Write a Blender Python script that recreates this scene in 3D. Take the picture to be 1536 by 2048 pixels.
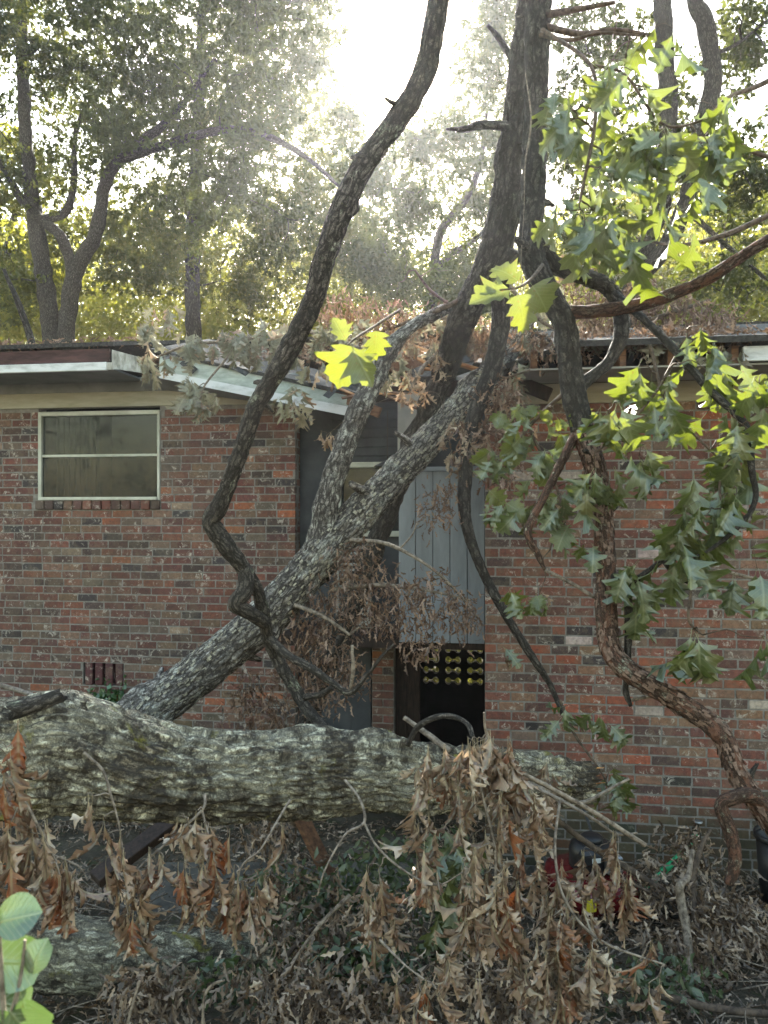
import bpy, math, random
import numpy as np
from mathutils import Vector, Matrix, Quaternion

for o in list(bpy.data.objects):
    bpy.data.objects.remove(o, do_unlink=True)
random.seed(7)
RNG = np.random.default_rng(11)
R = math.radians
scene = bpy.context.scene
COL = scene.collection

# ------------------------------------------------------------------ camera
F, CU, CV, CAMZ = 1550.0, 768.0, 1024.0, 1.6
cam = bpy.data.cameras.new('camera')
cam.sensor_fit = 'VERTICAL'
cam.sensor_height = 36.0
cam.lens = F / 2048.0 * 36.0
cam.clip_start = 0.05
cam.clip_end = 2000.0
cam.dof.use_dof = True
cam.dof.focus_distance = 5.0
cam.dof.aperture_fstop = 9.0
camo = bpy.data.objects.new('camera', cam)
camo.location = (0, 0, CAMZ)
camo.rotation_euler = (R(90), 0, 0)
COL.objects.link(camo)
scene.camera = camo

# ------------------------------------------------------------------ sky and sun
SUN_EL = 31.0
HAZE = 0.0005
world = bpy.data.worlds.new('World')
scene.world = world
world.use_nodes = True
wn = world.node_tree
wn.nodes.clear()
wo = wn.nodes.new('ShaderNodeOutputWorld')
wb = wn.nodes.new('ShaderNodeBackground')
ws = wn.nodes.new('ShaderNodeTexSky')
ws.sky_type = 'NISHITA'
ws.sun_disc = False
ws.sun_elevation = R(SUN_EL)
ws.sun_rotation = 0.0
ws.air_density = 2.0
ws.dust_density = 1.0
ws.ozone_density = 0.0
wb.inputs['Strength'].default_value = 0.08
wn.links.new(ws.outputs[0], wb.inputs[0])
wn.links.new(wb.outputs[0], wo.inputs[0])
sun = bpy.data.lights.new('sun', 'SUN')
sun.energy = 5.0
sun.angle = R(0.6)
sun.color = (1.0, 0.94, 0.84)
suno = bpy.data.objects.new('sun', sun)
sd = Vector((-0.01, math.cos(R(SUN_EL)), math.sin(R(SUN_EL))))
suno.rotation_euler = sd.to_track_quat('Z', 'Y').to_euler()
suno.location = (0, 20, 14)
COL.objects.link(suno)
scene.view_settings.view_transform = 'Standard'
scene.view_settings.look = 'None'
scene.view_settings.exposure = 3.15
scene.view_settings.gamma = 1.0
scene.render.engine = 'CYCLES'
cy = scene.cycles
cy.use_denoising = True
cy.max_bounces = 7
cy.diffuse_bounces = 3
cy.glossy_bounces = 3
cy.transmission_bounces = 5
cy.transparent_max_bounces = 8
cy.volume_bounces = 0
cy.caustics_reflective = False
cy.caustics_refractive = False
cy.sample_clamp_indirect = 6.0

# ------------------------------------------------------------------ numeric helpers
def P(u, v, Z):
    """the point at depth Z that a photograph position looks at"""
    return Vector(((u - CU) / F * Z, Z, CAMZ - (v - CV) / F * Z))

def PP(lst):
    return [P(*a) for a in lst]

def _hash(ix, iy, iz):
    n = (ix.astype(np.int64) * 374761393 + iy.astype(np.int64) * 668265263 + iz.astype(np.int64) * 2147483647 + 1013904223)
    n = (n ^ (n >> 13)) * 1274126177
    n = n & 0x7fffffff
    n = (n ^ (n >> 16)) * 2246822519
    return ((n & 0xffffff) / float(0xffffff))

def vnoise(p):
    p = np.asarray(p, float)
    i = np.floor(p); f = p - i
    f = f * f * (3 - 2 * f)
    x, y, z = i[:, 0], i[:, 1], i[:, 2]
    out = 0
    for dx in (0, 1):
        wx = f[:, 0] if dx else 1 - f[:, 0]
        for dy in (0, 1):
            wy = f[:, 1] if dy else 1 - f[:, 1]
            for dz in (0, 1):
                wz = f[:, 2] if dz else 1 - f[:, 2]
                out = out + _hash(x + dx, y + dy, z + dz) * wx * wy * wz
    return out

def fbm(p, o=3):
    s, a, t = 0, 1.0, 0
    for k in range(o):
        s = s + a * vnoise(p * (2.03 ** k) + 17.3 * k); t += a; a *= 0.5
    return s / t

def catmull(pts, rad, step):
    pts = np.array([tuple(p) for p in pts], float)
    rad = np.array(rad, float)
    n = len(pts)
    ext = np.vstack([2 * pts[0] - pts[1], pts, 2 * pts[-1] - pts[-2]])
    op, orr = [], []
    for i in range(n - 1):
        p0, p1, p2, p3 = ext[i:i + 4]
        L = np.linalg.norm(p2 - p1)
        k = max(2, int(math.ceil(L / step)))
        t = np.linspace(0, 1, k, endpoint=False)[:, None]
        op.append(0.5 * ((2 * p1) + (-p0 + p2) * t + (2 * p0 - 5 * p1 + 4 * p2 - p3) * t * t + (-p0 + 3 * p1 - 3 * p2 + p3) * t ** 3))
        orr.append(rad[i] + (rad[i + 1] - rad[i]) * t[:, 0])
    op.append(pts[-1:]); orr.append(rad[-1:])
    return np.vstack(op), np.concatenate(orr)

class MB:
    """collects vertices and faces for one mesh"""
    def __init__(s):
        s.v, s.f4, s.f3, s.bk, s.col, s.n = [], [], [], [], [], 0
    def add(s, v, f4=None, f3=None, bk=None, col=None):
        v = np.asarray(v, float).reshape(-1, 3)
        if f4 is not None and len(f4): s.f4.append(np.asarray(f4, np.int64).reshape(-1, 4) + s.n)
        if f3 is not None and len(f3): s.f3.append(np.asarray(f3, np.int64).reshape(-1, 3) + s.n)
        s.v.append(v)
        s.bk.append(np.asarray(bk, float) if bk is not None else v.copy())
        if col is not None: s.col.append(np.tile(np.asarray(col, float), (len(v), 1)))
        s.n += len(v)
        return s
    def mesh(s, name, origin=(0, 0, 0), smooth=True, bark=False):
        V = np.vstack(s.v) - np.array(tuple(origin))
        f4 = np.vstack(s.f4) if s.f4 else np.zeros((0, 4), np.int64)
        f3 = np.vstack(s.f3) if s.f3 else np.zeros((0, 3), np.int64)
        me = bpy.data.meshes.new(name)
        me.vertices.add(len(V)); me.vertices.foreach_set('co', V.astype(np.float32).ravel())
        nl = f4.size + f3.size
        me.loops.add(nl)
        me.loops.foreach_set('vertex_index', np.concatenate([f4.ravel(), f3.ravel()]).astype(np.int32))
        npoly = len(f4) + len(f3)
        me.polygons.add(npoly)
        st = np.concatenate([np.arange(len(f4)) * 4, len(f4) * 4 + np.arange(len(f3)) * 3]).astype(np.int32)
        me.polygons.foreach_set('loop_start', st)
        me.update(calc_edges=True)
        me.polygons.foreach_set('use_smooth', np.full(npoly, smooth))
        if bark:
            a = me.attributes.new('bk', 'FLOAT_VECTOR', 'POINT')
            a.data.foreach_set('vector', np.vstack(s.bk).astype(np.float32).ravel())
        if s.col:
            a = me.attributes.new('bc', 'FLOAT_COLOR', 'POINT')
            c = np.vstack(s.col); c = np.hstack([c, np.ones((len(c), 1))])
            a.data.foreach_set('color', c.astype(np.float32).ravel())
        me.validate()
        return me
    def build(s, name, mat, parent=None, origin=(0, 0, 0), smooth=True, bark=False, kind=None):
        o = bpy.data.objects.new(name, s.mesh(name, origin, smooth, bark))
        if mat: o.data.materials.append(mat)
        COL.objects.link(o)
        if parent is not None: o.parent = parent
        else: o.location = tuple(origin)
        if kind: o['kind'] = kind
        return o
    # ---- shapes
    def tube(s, pts, rad, nseg=10, step=None, disp=0.0, fr=(7.0, 2.0), bump=0.0, jag=0.0, seed=0.0, knots=0):
        rmax = max(rad)
        step = step or max(2 * math.pi * rmax / nseg, 0.004)
        c, r = catmull(pts, rad, step)
        n = len(c)
        T = np.gradient(c, axis=0); T /= np.linalg.norm(T, axis=1)[:, None] + 1e-9
        a = np.array([0, 0, 1.0]) if abs(T[0][2]) < 0.9 else np.array([1.0, 0, 0])
        N = np.cross(T[0], a); N /= np.linalg.norm(N)
        Ns = np.empty((n, 3)); Ns[0] = N
        for i in range(1, n):
            N = Ns[i - 1] - T[i] * np.dot(Ns[i - 1], T[i]); Ns[i] = N / (np.linalg.norm(N) + 1e-9)
        B = np.cross(T, Ns)
        L = np.concatenate([[0], np.cumsum(np.linalg.norm(np.diff(c, axis=0), axis=1))])
        th = np.linspace(0, 2 * np.pi, nseg, endpoint=False)
        ct, sn = np.cos(th), np.sin(th)
        rr = np.repeat(r[:, None], nseg, 1)
        bk = np.stack([ct[None] * rr, sn[None] * rr, np.repeat(L[:, None], nseg, 1)], 2).reshape(-1, 3)
        if disp or bump:
            q = bk.copy() + seed
            d = np.zeros(len(q))
            if disp:
                w = q.copy(); w[:, :2] *= fr[0]; w[:, 2] *= fr[1]
                wob = q * 5.0
                w[:, 0] += fbm(wob, 2) * 1.4; w[:, 1] += fbm(wob + 9, 2) * 1.4
                rid = (1 - np.abs(2 * vnoise(w) - 1)) ** 3
                rid2 = (1 - np.abs(2 * vnoise(w * 2.3 + 5) - 1)) ** 3
                d += disp * (0.35 - rid * 1.0 + 0.5 * (0.35 - rid2))
            if bump:
                d += bump * (fbm(q * np.array([6, 6, 3.0]), 3) - 0.5) * 2
            if knots:
                kr = np.random.default_rng(int(seed * 10) + 3)
                tg = np.tile(th, n); Lg = np.repeat(L, nseg); r0 = np.repeat(r, nseg)
                for _ in range(knots):
                    ks, kt, kw, ka = kr.uniform(0, L[-1]), kr.uniform(0, 6.28), kr.uniform(.5, 1.1), kr.uniform(-.18, .42)
                    dt = np.abs((tg - kt + np.pi) % (2 * np.pi) - np.pi)
                    d += ka * r0 * np.exp(-(((Lg - ks) / (r0 * kw)) ** 2 + (dt / (kw * .7)) ** 2))
            rr = rr + d.reshape(n, nseg)
        off = ct[None, :, None] * Ns[:, None, :] * rr[:, :, None] + sn[None, :, None] * B[:, None, :] * rr[:, :, None]
        V = c[:, None, :] + off
        if jag:
            V[-1] += T[-1][None] * (RNG.random(nseg)[:, None] * jag)
            V[0] -= T[0][None] * (RNG.random(nseg)[:, None] * jag)
        V = V.reshape(-1, 3)
        i = np.arange(n - 1)[:, None] * nseg; j = np.arange(nseg)[None]; k = (j + 1) % nseg
        f4 = np.stack([i + j, i + k, i + nseg + k, i + nseg + j], 2).reshape(-1, 4)
        V = np.vstack([V, c[0], c[-1]]); bk = np.vstack([bk, [0, 0, L[0]], [0, 0, L[-1]]])
        m = n * nseg
        jj = np.arange(nseg); kk = (jj + 1) % nseg
        f3 = np.vstack([np.stack([np.full(nseg, m), kk, jj], 1), np.stack([np.full(nseg, m + 1), (n - 1) * nseg + jj, (n - 1) * nseg + kk], 1)])
        return s.add(V, f4, f3, bk)
    def box(s, x0, x1, y0, y1, z0, z1, ch=0.0, jit=0.0, col=None, M=None):
        if ch <= 0:
            v = np.array([(x, y, z) for z in (z0, z1) for y in (y0, y1) for x in (x0, x1)], float)
            f = [(0, 2, 3, 1), (4, 5, 7, 6), (0, 1, 5, 4), (2, 6, 7, 3), (0, 4, 6, 2), (1, 3, 7, 5)]
            f3 = None
        else:
            ch = min(ch, (x1 - x0) / 3, (y1 - y0) / 3, (z1 - z0) / 3)
            v, idx = [], {}
            for cz, sz in ((z0, 1), (z1, -1)):
                for cyy, sy in ((y0, 1), (y1, -1)):
                    for cx, sx in ((x0, 1), (x1, -1)):
                        b = len(v)
                        v += [(cx, cyy + sy * ch, cz + sz * ch), (cx + sx * ch, cyy, cz + sz * ch), (cx + sx * ch, cyy + sy * ch, cz)]
            v = np.array(v)
            def q(c, a): return c * 3 + a
            # corner order: x fastest, then y, then z
            f = [[q(0, 0), q(4, 0), q(6, 0), q(2, 0)], [q(1, 0), q(3, 0), q(7, 0), q(5, 0)],
                 [q(0, 1), q(1, 1), q(5, 1), q(4, 1)], [q(2, 1), q(6, 1), q(7, 1), q(3, 1)],
                 [q(0, 2), q(2, 2), q(3, 2), q(1, 2)], [q(4, 2), q(5, 2), q(7, 2), q(6, 2)]]
            for a, b in ((0, 1), (2, 3), (4, 5), (6, 7)): f.append([q(a, 1), q(a, 2), q(b, 2), q(b, 1)])
            for a, b in ((0, 2), (1, 3), (4, 6), (5, 7)): f.append([q(a, 0), q(a, 2), q(b, 2), q(b, 0)])
            for a, b in ((0, 4), (1, 5), (2, 6), (3, 7)): f.append([q(a, 0), q(a, 1), q(b, 1), q(b, 0)])
            f3 = [[q(c, 0), q(c, 1), q(c, 2)] for c in range(8)]
        if jit: v = v + RNG.uniform(-jit, jit, v.shape)
        if M is not None:
            v = np.array([tuple(M @ Vector(p)) for p in v])
        return s.add(v, f, f3, col=col)
    def beam(s, a, b, w, h, up=(0, 0, 1), ch=0.004):
        a, b = Vector(a), Vector(b)
        d = (b - a); L = d.length; d.normalize()
        side = d.cross(Vector(up)).normalized(); u2 = side.cross(d)
        M = Matrix(((d.x, side.x, u2.x, a.x), (d.y, side.y, u2.y, a.y), (d.z, side.z, u2.z, a.z), (0, 0, 0, 1)))
        return s.box(0, L, -w / 2, w / 2, -h / 2, h / 2, ch, M=M)

def thing(name, label, cat, loc, group=None, rz=0.0):
    o = bpy.data.objects.new(name, None)
    o.empty_display_size = 0.1
    o.location = tuple(loc); o.rotation_euler = (0, 0, rz)
    COL.objects.link(o)
    o['label'] = label; o['category'] = cat
    if group: o['group'] = group
    return o

def tag(o, label, cat, group=None, kind=None):
    o['label'] = label; o['category'] = cat
    if group: o['group'] = group
    if kind: o['kind'] = kind
    return o

# ------------------------------------------------------------------ materials
def new_mat(name):
    m = bpy.data.materials.new(name); m.use_nodes = True
    nt = m.node_tree; nt.nodes.clear()
    return m, nt
def nd(nt, t, **kw):
    n = nt.nodes.new(t)
    for k, v in kw.items():
        if k == 'i':
            for kk, vv in v.items(): n.inputs[kk].default_value = vv
        else: setattr(n, k, v)
    return n
def ramp(nt, stops, src=None, mode='LINEAR'):
    r = nt.nodes.new('ShaderNodeValToRGB'); cr = r.color_ramp; cr.interpolation = mode
    while len(cr.elements) < len(stops): cr.elements.new(0.5)
    for e, (p, c) in zip(cr.elements, stops):
        e.position = p; e.color = (c, c, c, 1) if not hasattr(c, '__len__') else (*c, 1)
    if src is not None: nt.links.new(src, r.inputs[0])
    return r.outputs[0]
def mixc(nt, f, a, b, mode='MIX'):
    m = nt.nodes.new('ShaderNodeMix'); m.data_type = 'RGBA'; m.blend_type = mode
    for sock, val in ((m.inputs[0], f), (m.inputs[6], a), (m.inputs[7], b)):
        if hasattr(val, 'is_output'): nt.links.new(val, sock)
        elif hasattr(val, '__len__'): sock.default_value = (*val, 1)
        else: sock.default_value = val
    return m.outputs[2]
def math_(nt, op, a, b=0.0):
    m = nt.nodes.new('ShaderNodeMath'); m.operation = op
    for sock, val in ((m.inputs[0], a), (m.inputs[1], b)):
        if hasattr(val, 'is_output'): nt.links.new(val, sock)
        else: sock.default_value = val
    return m.outputs[0]
def coords(nt, kind='object', scale=(1, 1, 1), attr=None):
    if attr:
        n = nt.nodes.new('ShaderNodeAttribute'); n.attribute_name = attr; out = n.outputs['Vector']
    else:
        n = nt.nodes.new('ShaderNodeTexCoord'); out = n.outputs['Object' if kind == 'object' else kind]
    mp = nt.nodes.new('ShaderNodeMapping'); mp.inputs['Scale'].default_value = scale
    nt.links.new(out, mp.inputs['Vector'])
    return mp.outputs[0]
def worldpos(nt, scale=(1, 1, 1)):
    g = nt.nodes.new('ShaderNodeNewGeometry')
    mp = nt.nodes.new('ShaderNodeMapping'); mp.inputs['Scale'].default_value = scale
    nt.links.new(g.outputs['Position'], mp.inputs['Vector'])
    return mp.outputs[0]
def noise(nt, vec, scale, detail=4.0, rough=0.55, dist=0.0):
    n = nd(nt, 'ShaderNodeTexNoise', i={'Scale': scale, 'Detail': detail, 'Roughness': rough, 'Distortion': dist})
    nt.links.new(vec, n.inputs['Vector'])
    return n.outputs[0]
def voro(nt, vec, scale, feature='F1', rnd=1.0):
    n = nd(nt, 'ShaderNodeTexVoronoi', feature=feature, i={'Scale': scale, 'Randomness': rnd})
    nt.links.new(vec, n.inputs['Vector'])
    return n.outputs['Distance']
def finish(nt, color, rough=0.85, height=None, bstr=0.5, bdist=0.01, spec=0.25, metal=0.0):
    b = nd(nt, 'ShaderNodeBsdfPrincipled')
    for k, v in (('Base Color', color), ('Roughness', rough), ('Specular IOR Level', spec), ('Metallic', metal)):
        if hasattr(v, 'is_output'): nt.links.new(v, b.inputs[k])
        elif hasattr(v, '__len__'): b.inputs[k].default_value = (*v, 1)
        else: b.inputs[k].default_value = v
    if height is not None:
        bp = nd(nt, 'ShaderNodeBump', i={'Strength': bstr, 'Distance': bdist})
        nt.links.new(height, bp.inputs['Height']); nt.links.new(bp.outputs[0], b.inputs['Normal'])
    o = nd(nt, 'ShaderNodeOutputMaterial')
    nt.links.new(b.outputs[0], o.inputs[0])

def mat_bark(name, dark, mid, light, lichen=None, lamt=0.5, moss=None, mamt=0.6, sc=1.0, red=None, ramt=0.5, bstr=0.9):
    m, nt = new_mat(name)
    c = coords(nt, attr='bk')
    st = nt.nodes.new('ShaderNodeMapping'); st.inputs['Scale'].default_value = (1, 1, 0.3)
    nt.links.new(c, st.inputs['Vector'])
    cur = st.outputs[0]
    for nsc, amp in ((9 * sc, .07 / sc), (42 * sc, .018 / sc)):
        nn = nd(nt, 'ShaderNodeTexNoise', i={'Scale': nsc, 'Detail': 4.0, 'Roughness': 0.65}); nt.links.new(c, nn.inputs['Vector'])
        sv = nt.nodes.new('ShaderNodeVectorMath'); sv.operation = 'SCALE'; sv.inputs['Scale'].default_value = amp
        dv = nt.nodes.new('ShaderNodeVectorMath'); dv.operation = 'ADD'
        nt.links.new(nn.outputs[1], sv.inputs[0]); nt.links.new(cur, dv.inputs[0]); nt.links.new(sv.outputs[0], dv.inputs[1])
        cur = dv.outputs[0]
    crack = voro(nt, cur, 24 * sc, 'DISTANCE_TO_EDGE')
    cr = ramp(nt, [(0.0, 0.0), (0.09, 0.25), (0.26, 1.0)], crack)
    rid = math_(nt, 'ABSOLUTE', math_(nt, 'SUBTRACT', noise(nt, cur, 36 * sc, 5, 0.7), 0.5))
    cr = math_(nt, 'MULTIPLY', cr, ramp(nt, [(0.0, 0.25), (0.06, 0.9), (0.15, 1.0)], rid))
    speck = noise(nt, c, 210, 4, 0.75)
    fine = math_(nt, 'ADD', math_(nt, 'MULTIPLY', noise(nt, cur, 80 * sc, 5, 0.7), 0.6), math_(nt, 'MULTIPLY', speck, 0.4))
    colr = ramp(nt, [(0.34, dark), (0.5, mid), (0.66, light)], fine)
    colr = mixc(nt, cr, dark, colr)
    big = noise(nt, c, 3.3 * sc, 3)
    if red:
        rm = ramp(nt, [(ramt, 0.0), (ramt + 0.06, 1.0)], noise(nt, cur, 22.0, 8, 0.75))
        redc = ramp(nt, [(0.3, tuple(x * 0.5 for x in red)), (0.7, red)], fine)
        colr = mixc(nt, rm, colr, redc)
    if lichen:
        l1 = noise(nt, c, 10 * sc, 9, 0.78)
        l2 = math_(nt, 'ADD', l1, math_(nt, 'MULTIPLY', math_(nt, 'SUBTRACT', big, 0.5), 0.6))
        lm = ramp(nt, [(lamt, 0.0), (lamt + 0.07, 1.0)], l2)
        lm = math_(nt, 'MULTIPLY', lm, math_(nt, 'ADD', math_(nt, 'MULTIPLY', cr, 0.9), 0.1))
        lc = ramp(nt, [(0.35, tuple(x * 0.3 for x in lichen)), (0.52, lichen), (0.7, tuple(min(1, x * 1.3) for x in lichen))], speck)
        colr = mixc(nt, lm, colr, lc)
    if moss:
        mm = ramp(nt, [(mamt, 0.0), (mamt + 0.1, 1.0)], noise(nt, c, 4.5, 6, 0.7, 0.6))
        mc = ramp(nt, [(0.3, tuple(x * 0.4 for x in moss)), (0.7, moss)], noise(nt, c, 150, 3))
        colr = mixc(nt, mm, colr, mc)
    h = math_(nt, 'ADD', math_(nt, 'MULTIPLY', cr, 0.7), math_(nt, 'MULTIPLY', fine, 0.45))
    finish(nt, colr, 0.92, h, bstr, 0.018 / sc, 0.15)
    return m

def mat_leaf(name, stops, trans, tfac=0.5, gloss=0.06, rough=0.45, island=False, vein=True, spots=None):
    m, nt = new_mat(name)
    if island:
        g = nt.nodes.new('ShaderNodeNewGeometry'); rnd = g.outputs['Random Per Island']
    else:
        g = nt.nodes.new('ShaderNodeObjectInfo'); rnd = g.outputs['Random']
    col = ramp(nt, stops, rnd)
    tcol = mixc(nt, 0.75, col, trans, 'MIX')
    hgt = None
    if vein and not island:
        c = coords(nt, attr='lf')
        sp = nt.nodes.new('ShaderNodeSeparateXYZ'); nt.links.new(c, sp.inputs[0])
        ay = math_(nt, 'ABSOLUTE', sp.outputs[1])
        mid = ramp(nt, [(0.0, 1.0), (0.012, 0.8), (0.03, 0.0)], ay)
        w = math_(nt, 'SUBTRACT', sp.outputs[0], math_(nt, 'MULTIPLY', ay, 0.75))
        fr = math_(nt, 'ABSOLUTE', math_(nt, 'SUBTRACT', math_(nt, 'FRACT', math_(nt, 'MULTIPLY', w, 8.0)), 0.5))
        sv = ramp(nt, [(0.0, 0.8), (0.05, 0.35), (0.1, 0.0)], fr)
        vm = math_(nt, 'MAXIMUM', mid, sv)
        hgt = vm
        nv = noise(nt, c, 6.0, 5, 0.6)
        col = mixc(nt, ramp(nt, [(0.3, 0.45), (0.7, 0.0)], nv), col, (0, 0, 0))
        vc = mixc(nt, 0.5, col, (0.55, 0.55, 0.3))
        col = mixc(nt, math_(nt, 'MULTIPLY', vm, 0.45), col, vc)
        tcol = mixc(nt, math_(nt, 'MULTIPLY', vm, 0.35), tcol, tuple(x * 0.3 for x in trans))
        if spots:
            sm = ramp(nt, [(0.62, 0.0), (0.68, 0.85)], noise(nt, c, 9.0, 4, 0.65))
            col = mixc(nt, sm, col, spots); tcol = mixc(nt, sm, tcol, spots)
    d = nd(nt, 'ShaderNodeBsdfDiffuse'); t = nd(nt, 'ShaderNodeBsdfTranslucent')
    gl = nd(nt, 'ShaderNodeBsdfGlossy', i={'Roughness': rough})
    gl.inputs['Color'].default_value = (0.9, 0.95, 0.9, 1)
    nt.links.new(col, d.inputs[0]); nt.links.new(tcol, t.inputs[0])
    if hgt is not None:
        bp = nd(nt, 'ShaderNodeBump', i={'Strength': 0.35, 'Distance': 0.004}); bp.invert = True
        nt.links.new(hgt, bp.inputs['Height'])
        nt.links.new(bp.outputs[0], d.inputs['Normal']); nt.links.new(bp.outputs[0], gl.inputs['Normal'])
    m1 = nd(nt, 'ShaderNodeMixShader', i={0: tfac}); nt.links.new(d.outputs[0], m1.inputs[1]); nt.links.new(t.outputs[0], m1.inputs[2])
    m2 = nd(nt, 'ShaderNodeMixShader', i={0: gloss}); nt.links.new(m1.outputs[0], m2.inputs[1]); nt.links.new(gl.outputs[0], m2.inputs[2])
    o = nd(nt, 'ShaderNodeOutputMaterial'); nt.links.new(m2.outputs[0], o.inputs[0])
    return m

def mat_brick(name, src):
    m, nt = new_mat(name)
    if src == 'obj':
        g = nt.nodes.new('ShaderNodeObjectInfo'); base = g.outputs['Color']
    else:
        g = nt.nodes.new('ShaderNodeAttribute'); g.attribute_name = 'bc'; base = g.outputs['Color']
    w = worldpos(nt)
    n1 = noise(nt, w, 30, 5, 0.65); n2 = noise(nt, w, 9, 5, 0.7, 0.5); n3 = noise(nt, w, 190, 3)
    c = mixc(nt, ramp(nt, [(0.3, 0.55), (0.6, 0.0)], n1), base, (0.03, 0.025, 0.025))
    c = mixc(nt, ramp(nt, [(0.5, 0.0), (0.8, 0.25)], n3), c, (0.3, 0.2, 0.15))
    n4 = noise(nt, w, 16, 8, 0.75, 0.8)
    sm = math_(nt, 'MULTIPLY', ramp(nt, [(0.53, 0.0), (0.6, 0.85)], n4), ramp(nt, [(0.46, 0.0), (0.58, 1.0)], n2))
    c = mixc(nt, sm, c, (0.4, 0.36, 0.31))
    c = mixc(nt, ramp(nt, [(0.3, 0.0), (0.42, 0.35), (0.5, 0.0)], noise(nt, w, 5.5, 6, 0.7)), c, (0.16, 0.12, 0.085))
    ws_ = worldpos(nt, (1.0, 1.0, .35))
    c = mixc(nt, ramp(nt, [(0.48, 0.0), (0.72, 0.55)], noise(nt, ws_, 1.7, 6, 0.65, .4)), c, (0.05, 0.04, 0.033))
    # soil and algae stain low on the wall
    sp = nt.nodes.new('ShaderNodeSeparateXYZ'); nt.links.new(w, sp.inputs[0])
    st = math_(nt, 'ADD', sp.outputs[2], math_(nt, 'MULTIPLY', noise(nt, w, 2.2, 4), 1.3))
    c = mixc(nt, ramp(nt, [(0.02, 0.7), (0.42, 0.0)], st), c, (0.035, 0.04, 0.022))
    h = math_(nt, 'ADD', math_(nt, 'MULTIPLY', n1, 0.7), math_(nt, 'MULTIPLY', n3, 0.4))
    finish(nt, c, 0.9, h, 0.7, 0.006, 0.2)
    return m

def mat_noise(name, a, b, scale=8.0, rough=0.85, bstr=0.4, bdist=0.006, streak=(1, 1, 1), spec=0.2, contrast=(0.35, 0.65), third=None, metal=0.0):
    m, nt = new_mat(name)
    c = coords(nt, scale=streak)
    n = noise(nt, c, scale, 6, 0.62, 0.3)
    stops = [(contrast[0], a), (contrast[1], b)] + ([(0.85, third)] if third else [])
    col = ramp(nt, stops, n)
    finish(nt, col, rough, noise(nt, c, scale * 5, 4), bstr, bdist, spec, metal)
    return m

def mat_glass(name):
    m, nt = new_mat(name)
    tr = nd(nt, 'ShaderNodeBsdfTransparent'); tr.inputs[0].default_value = (0.48, 0.52, 0.54, 1)
    gl = nd(nt, 'ShaderNodeBsdfGlossy', i={'Roughness': 0.02}); gl.inputs['Color'].default_value = (.5, .56, .64, 1)
    fr = nd(nt, 'ShaderNodeFresnel', i={'IOR': 1.38})
    n = noise(nt, coords(nt), 2.5, 2)
    bp = nd(nt, 'ShaderNodeBump', i={'Strength': 0.06, 'Distance': 0.02}); nt.links.new(n, bp.inputs['Height'])
    nt.links.new(bp.outputs[0], gl.inputs['Normal'])
    dust = nd(nt, 'ShaderNodeBsdfDiffuse'); dust.inputs[0].default_value = (0.2, 0.21, 0.2, 1)
    mx = nd(nt, 'ShaderNodeMixShader'); nt.links.new(fr.outputs[0], mx.inputs[0])
    nt.links.new(tr.outputs[0], mx.inputs[1]); nt.links.new(gl.outputs[0], mx.inputs[2])
    m2 = nd(nt, 'ShaderNodeMixShader', i={0: 0.07}); nt.links.new(mx.outputs[0], m2.inputs[1]); nt.links.new(dust.outputs[0], m2.inputs[2])
    o = nd(nt, 'ShaderNodeOutputMaterial'); nt.links.new(m2.outputs[0], o.inputs[0])
    return m

M = {}
M['bark_big'] = mat_bark('bark_lichen_trunk', (0.03, 0.025, 0.02), (0.22, 0.18, 0.125), (0.45, 0.38, 0.27), (0.66, 0.61, 0.45), 0.445, (0.26, 0.23, 0.05), 0.585, 1.1, bstr=1.0)
M['bark_lean'] = mat_bark('bark_grey_ridged', (0.03, 0.025, 0.022), (0.27, 0.24, 0.21), (0.62, 0.57, 0.5), (0.58, 0.57, 0.49), 0.53, None, 0.7, 1.5)
M['bark_dark'] = mat_bark('bark_dark', (0.022, 0.019, 0.016), (0.095, 0.082, 0.07), (0.2, 0.175, 0.15), (0.24, 0.26, 0.18), 0.66, None, 0.7, 1.3)
M['bark_limb'] = mat_bark('bark_limb', (0.02, 0.017, 0.014), (0.12, 0.1, 0.082), (0.26, 0.22, 0.18), (0.34, 0.35, 0.25), 0.60, (0.2, 0.2, 0.05), 0.68, 1.7)
M['bark_red'] = mat_bark('bark_red_peeling', (0.03, 0.018, 0.013), (0.13, 0.085, 0.062), (0.26, 0.18, 0.13), (0.4, 0.41, 0.31), 0.575, None, 0.7, 2.2, (0.165, 0.082, 0.055), 0.5)
M['bark_far'] = mat_bark('bark_far', (0.03, 0.027, 0.024), (0.09, 0.08, 0.07), (0.17, 0.15, 0.13), None, 0.6, None, 0.6, 0.7)
M['twig'] = mat_noise('twig_bark', (0.06, 0.045, 0.034), (0.24, 0.195, 0.15), 45, 0.85, 0.5, 0.003)
M['twig_dark'] = mat_noise('twig_dark_bark', (0.035, 0.026, 0.02), (0.12, 0.085, 0.06), 30, 0.85, 0.5, 0.003)
M['twig_red'] = mat_noise('twig_red_bark', (0.05, 0.02, 0.014), (0.2, 0.08, 0.05), 24, 0.85, 0.6, 0.003)
M['wood_raw'] = mat_noise('torn_wood', (0.2, 0.08, 0.03), (0.5, 0.27, 0.11), 12, 0.8, 0.6, 0.004, (1, 1, 5))

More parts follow.
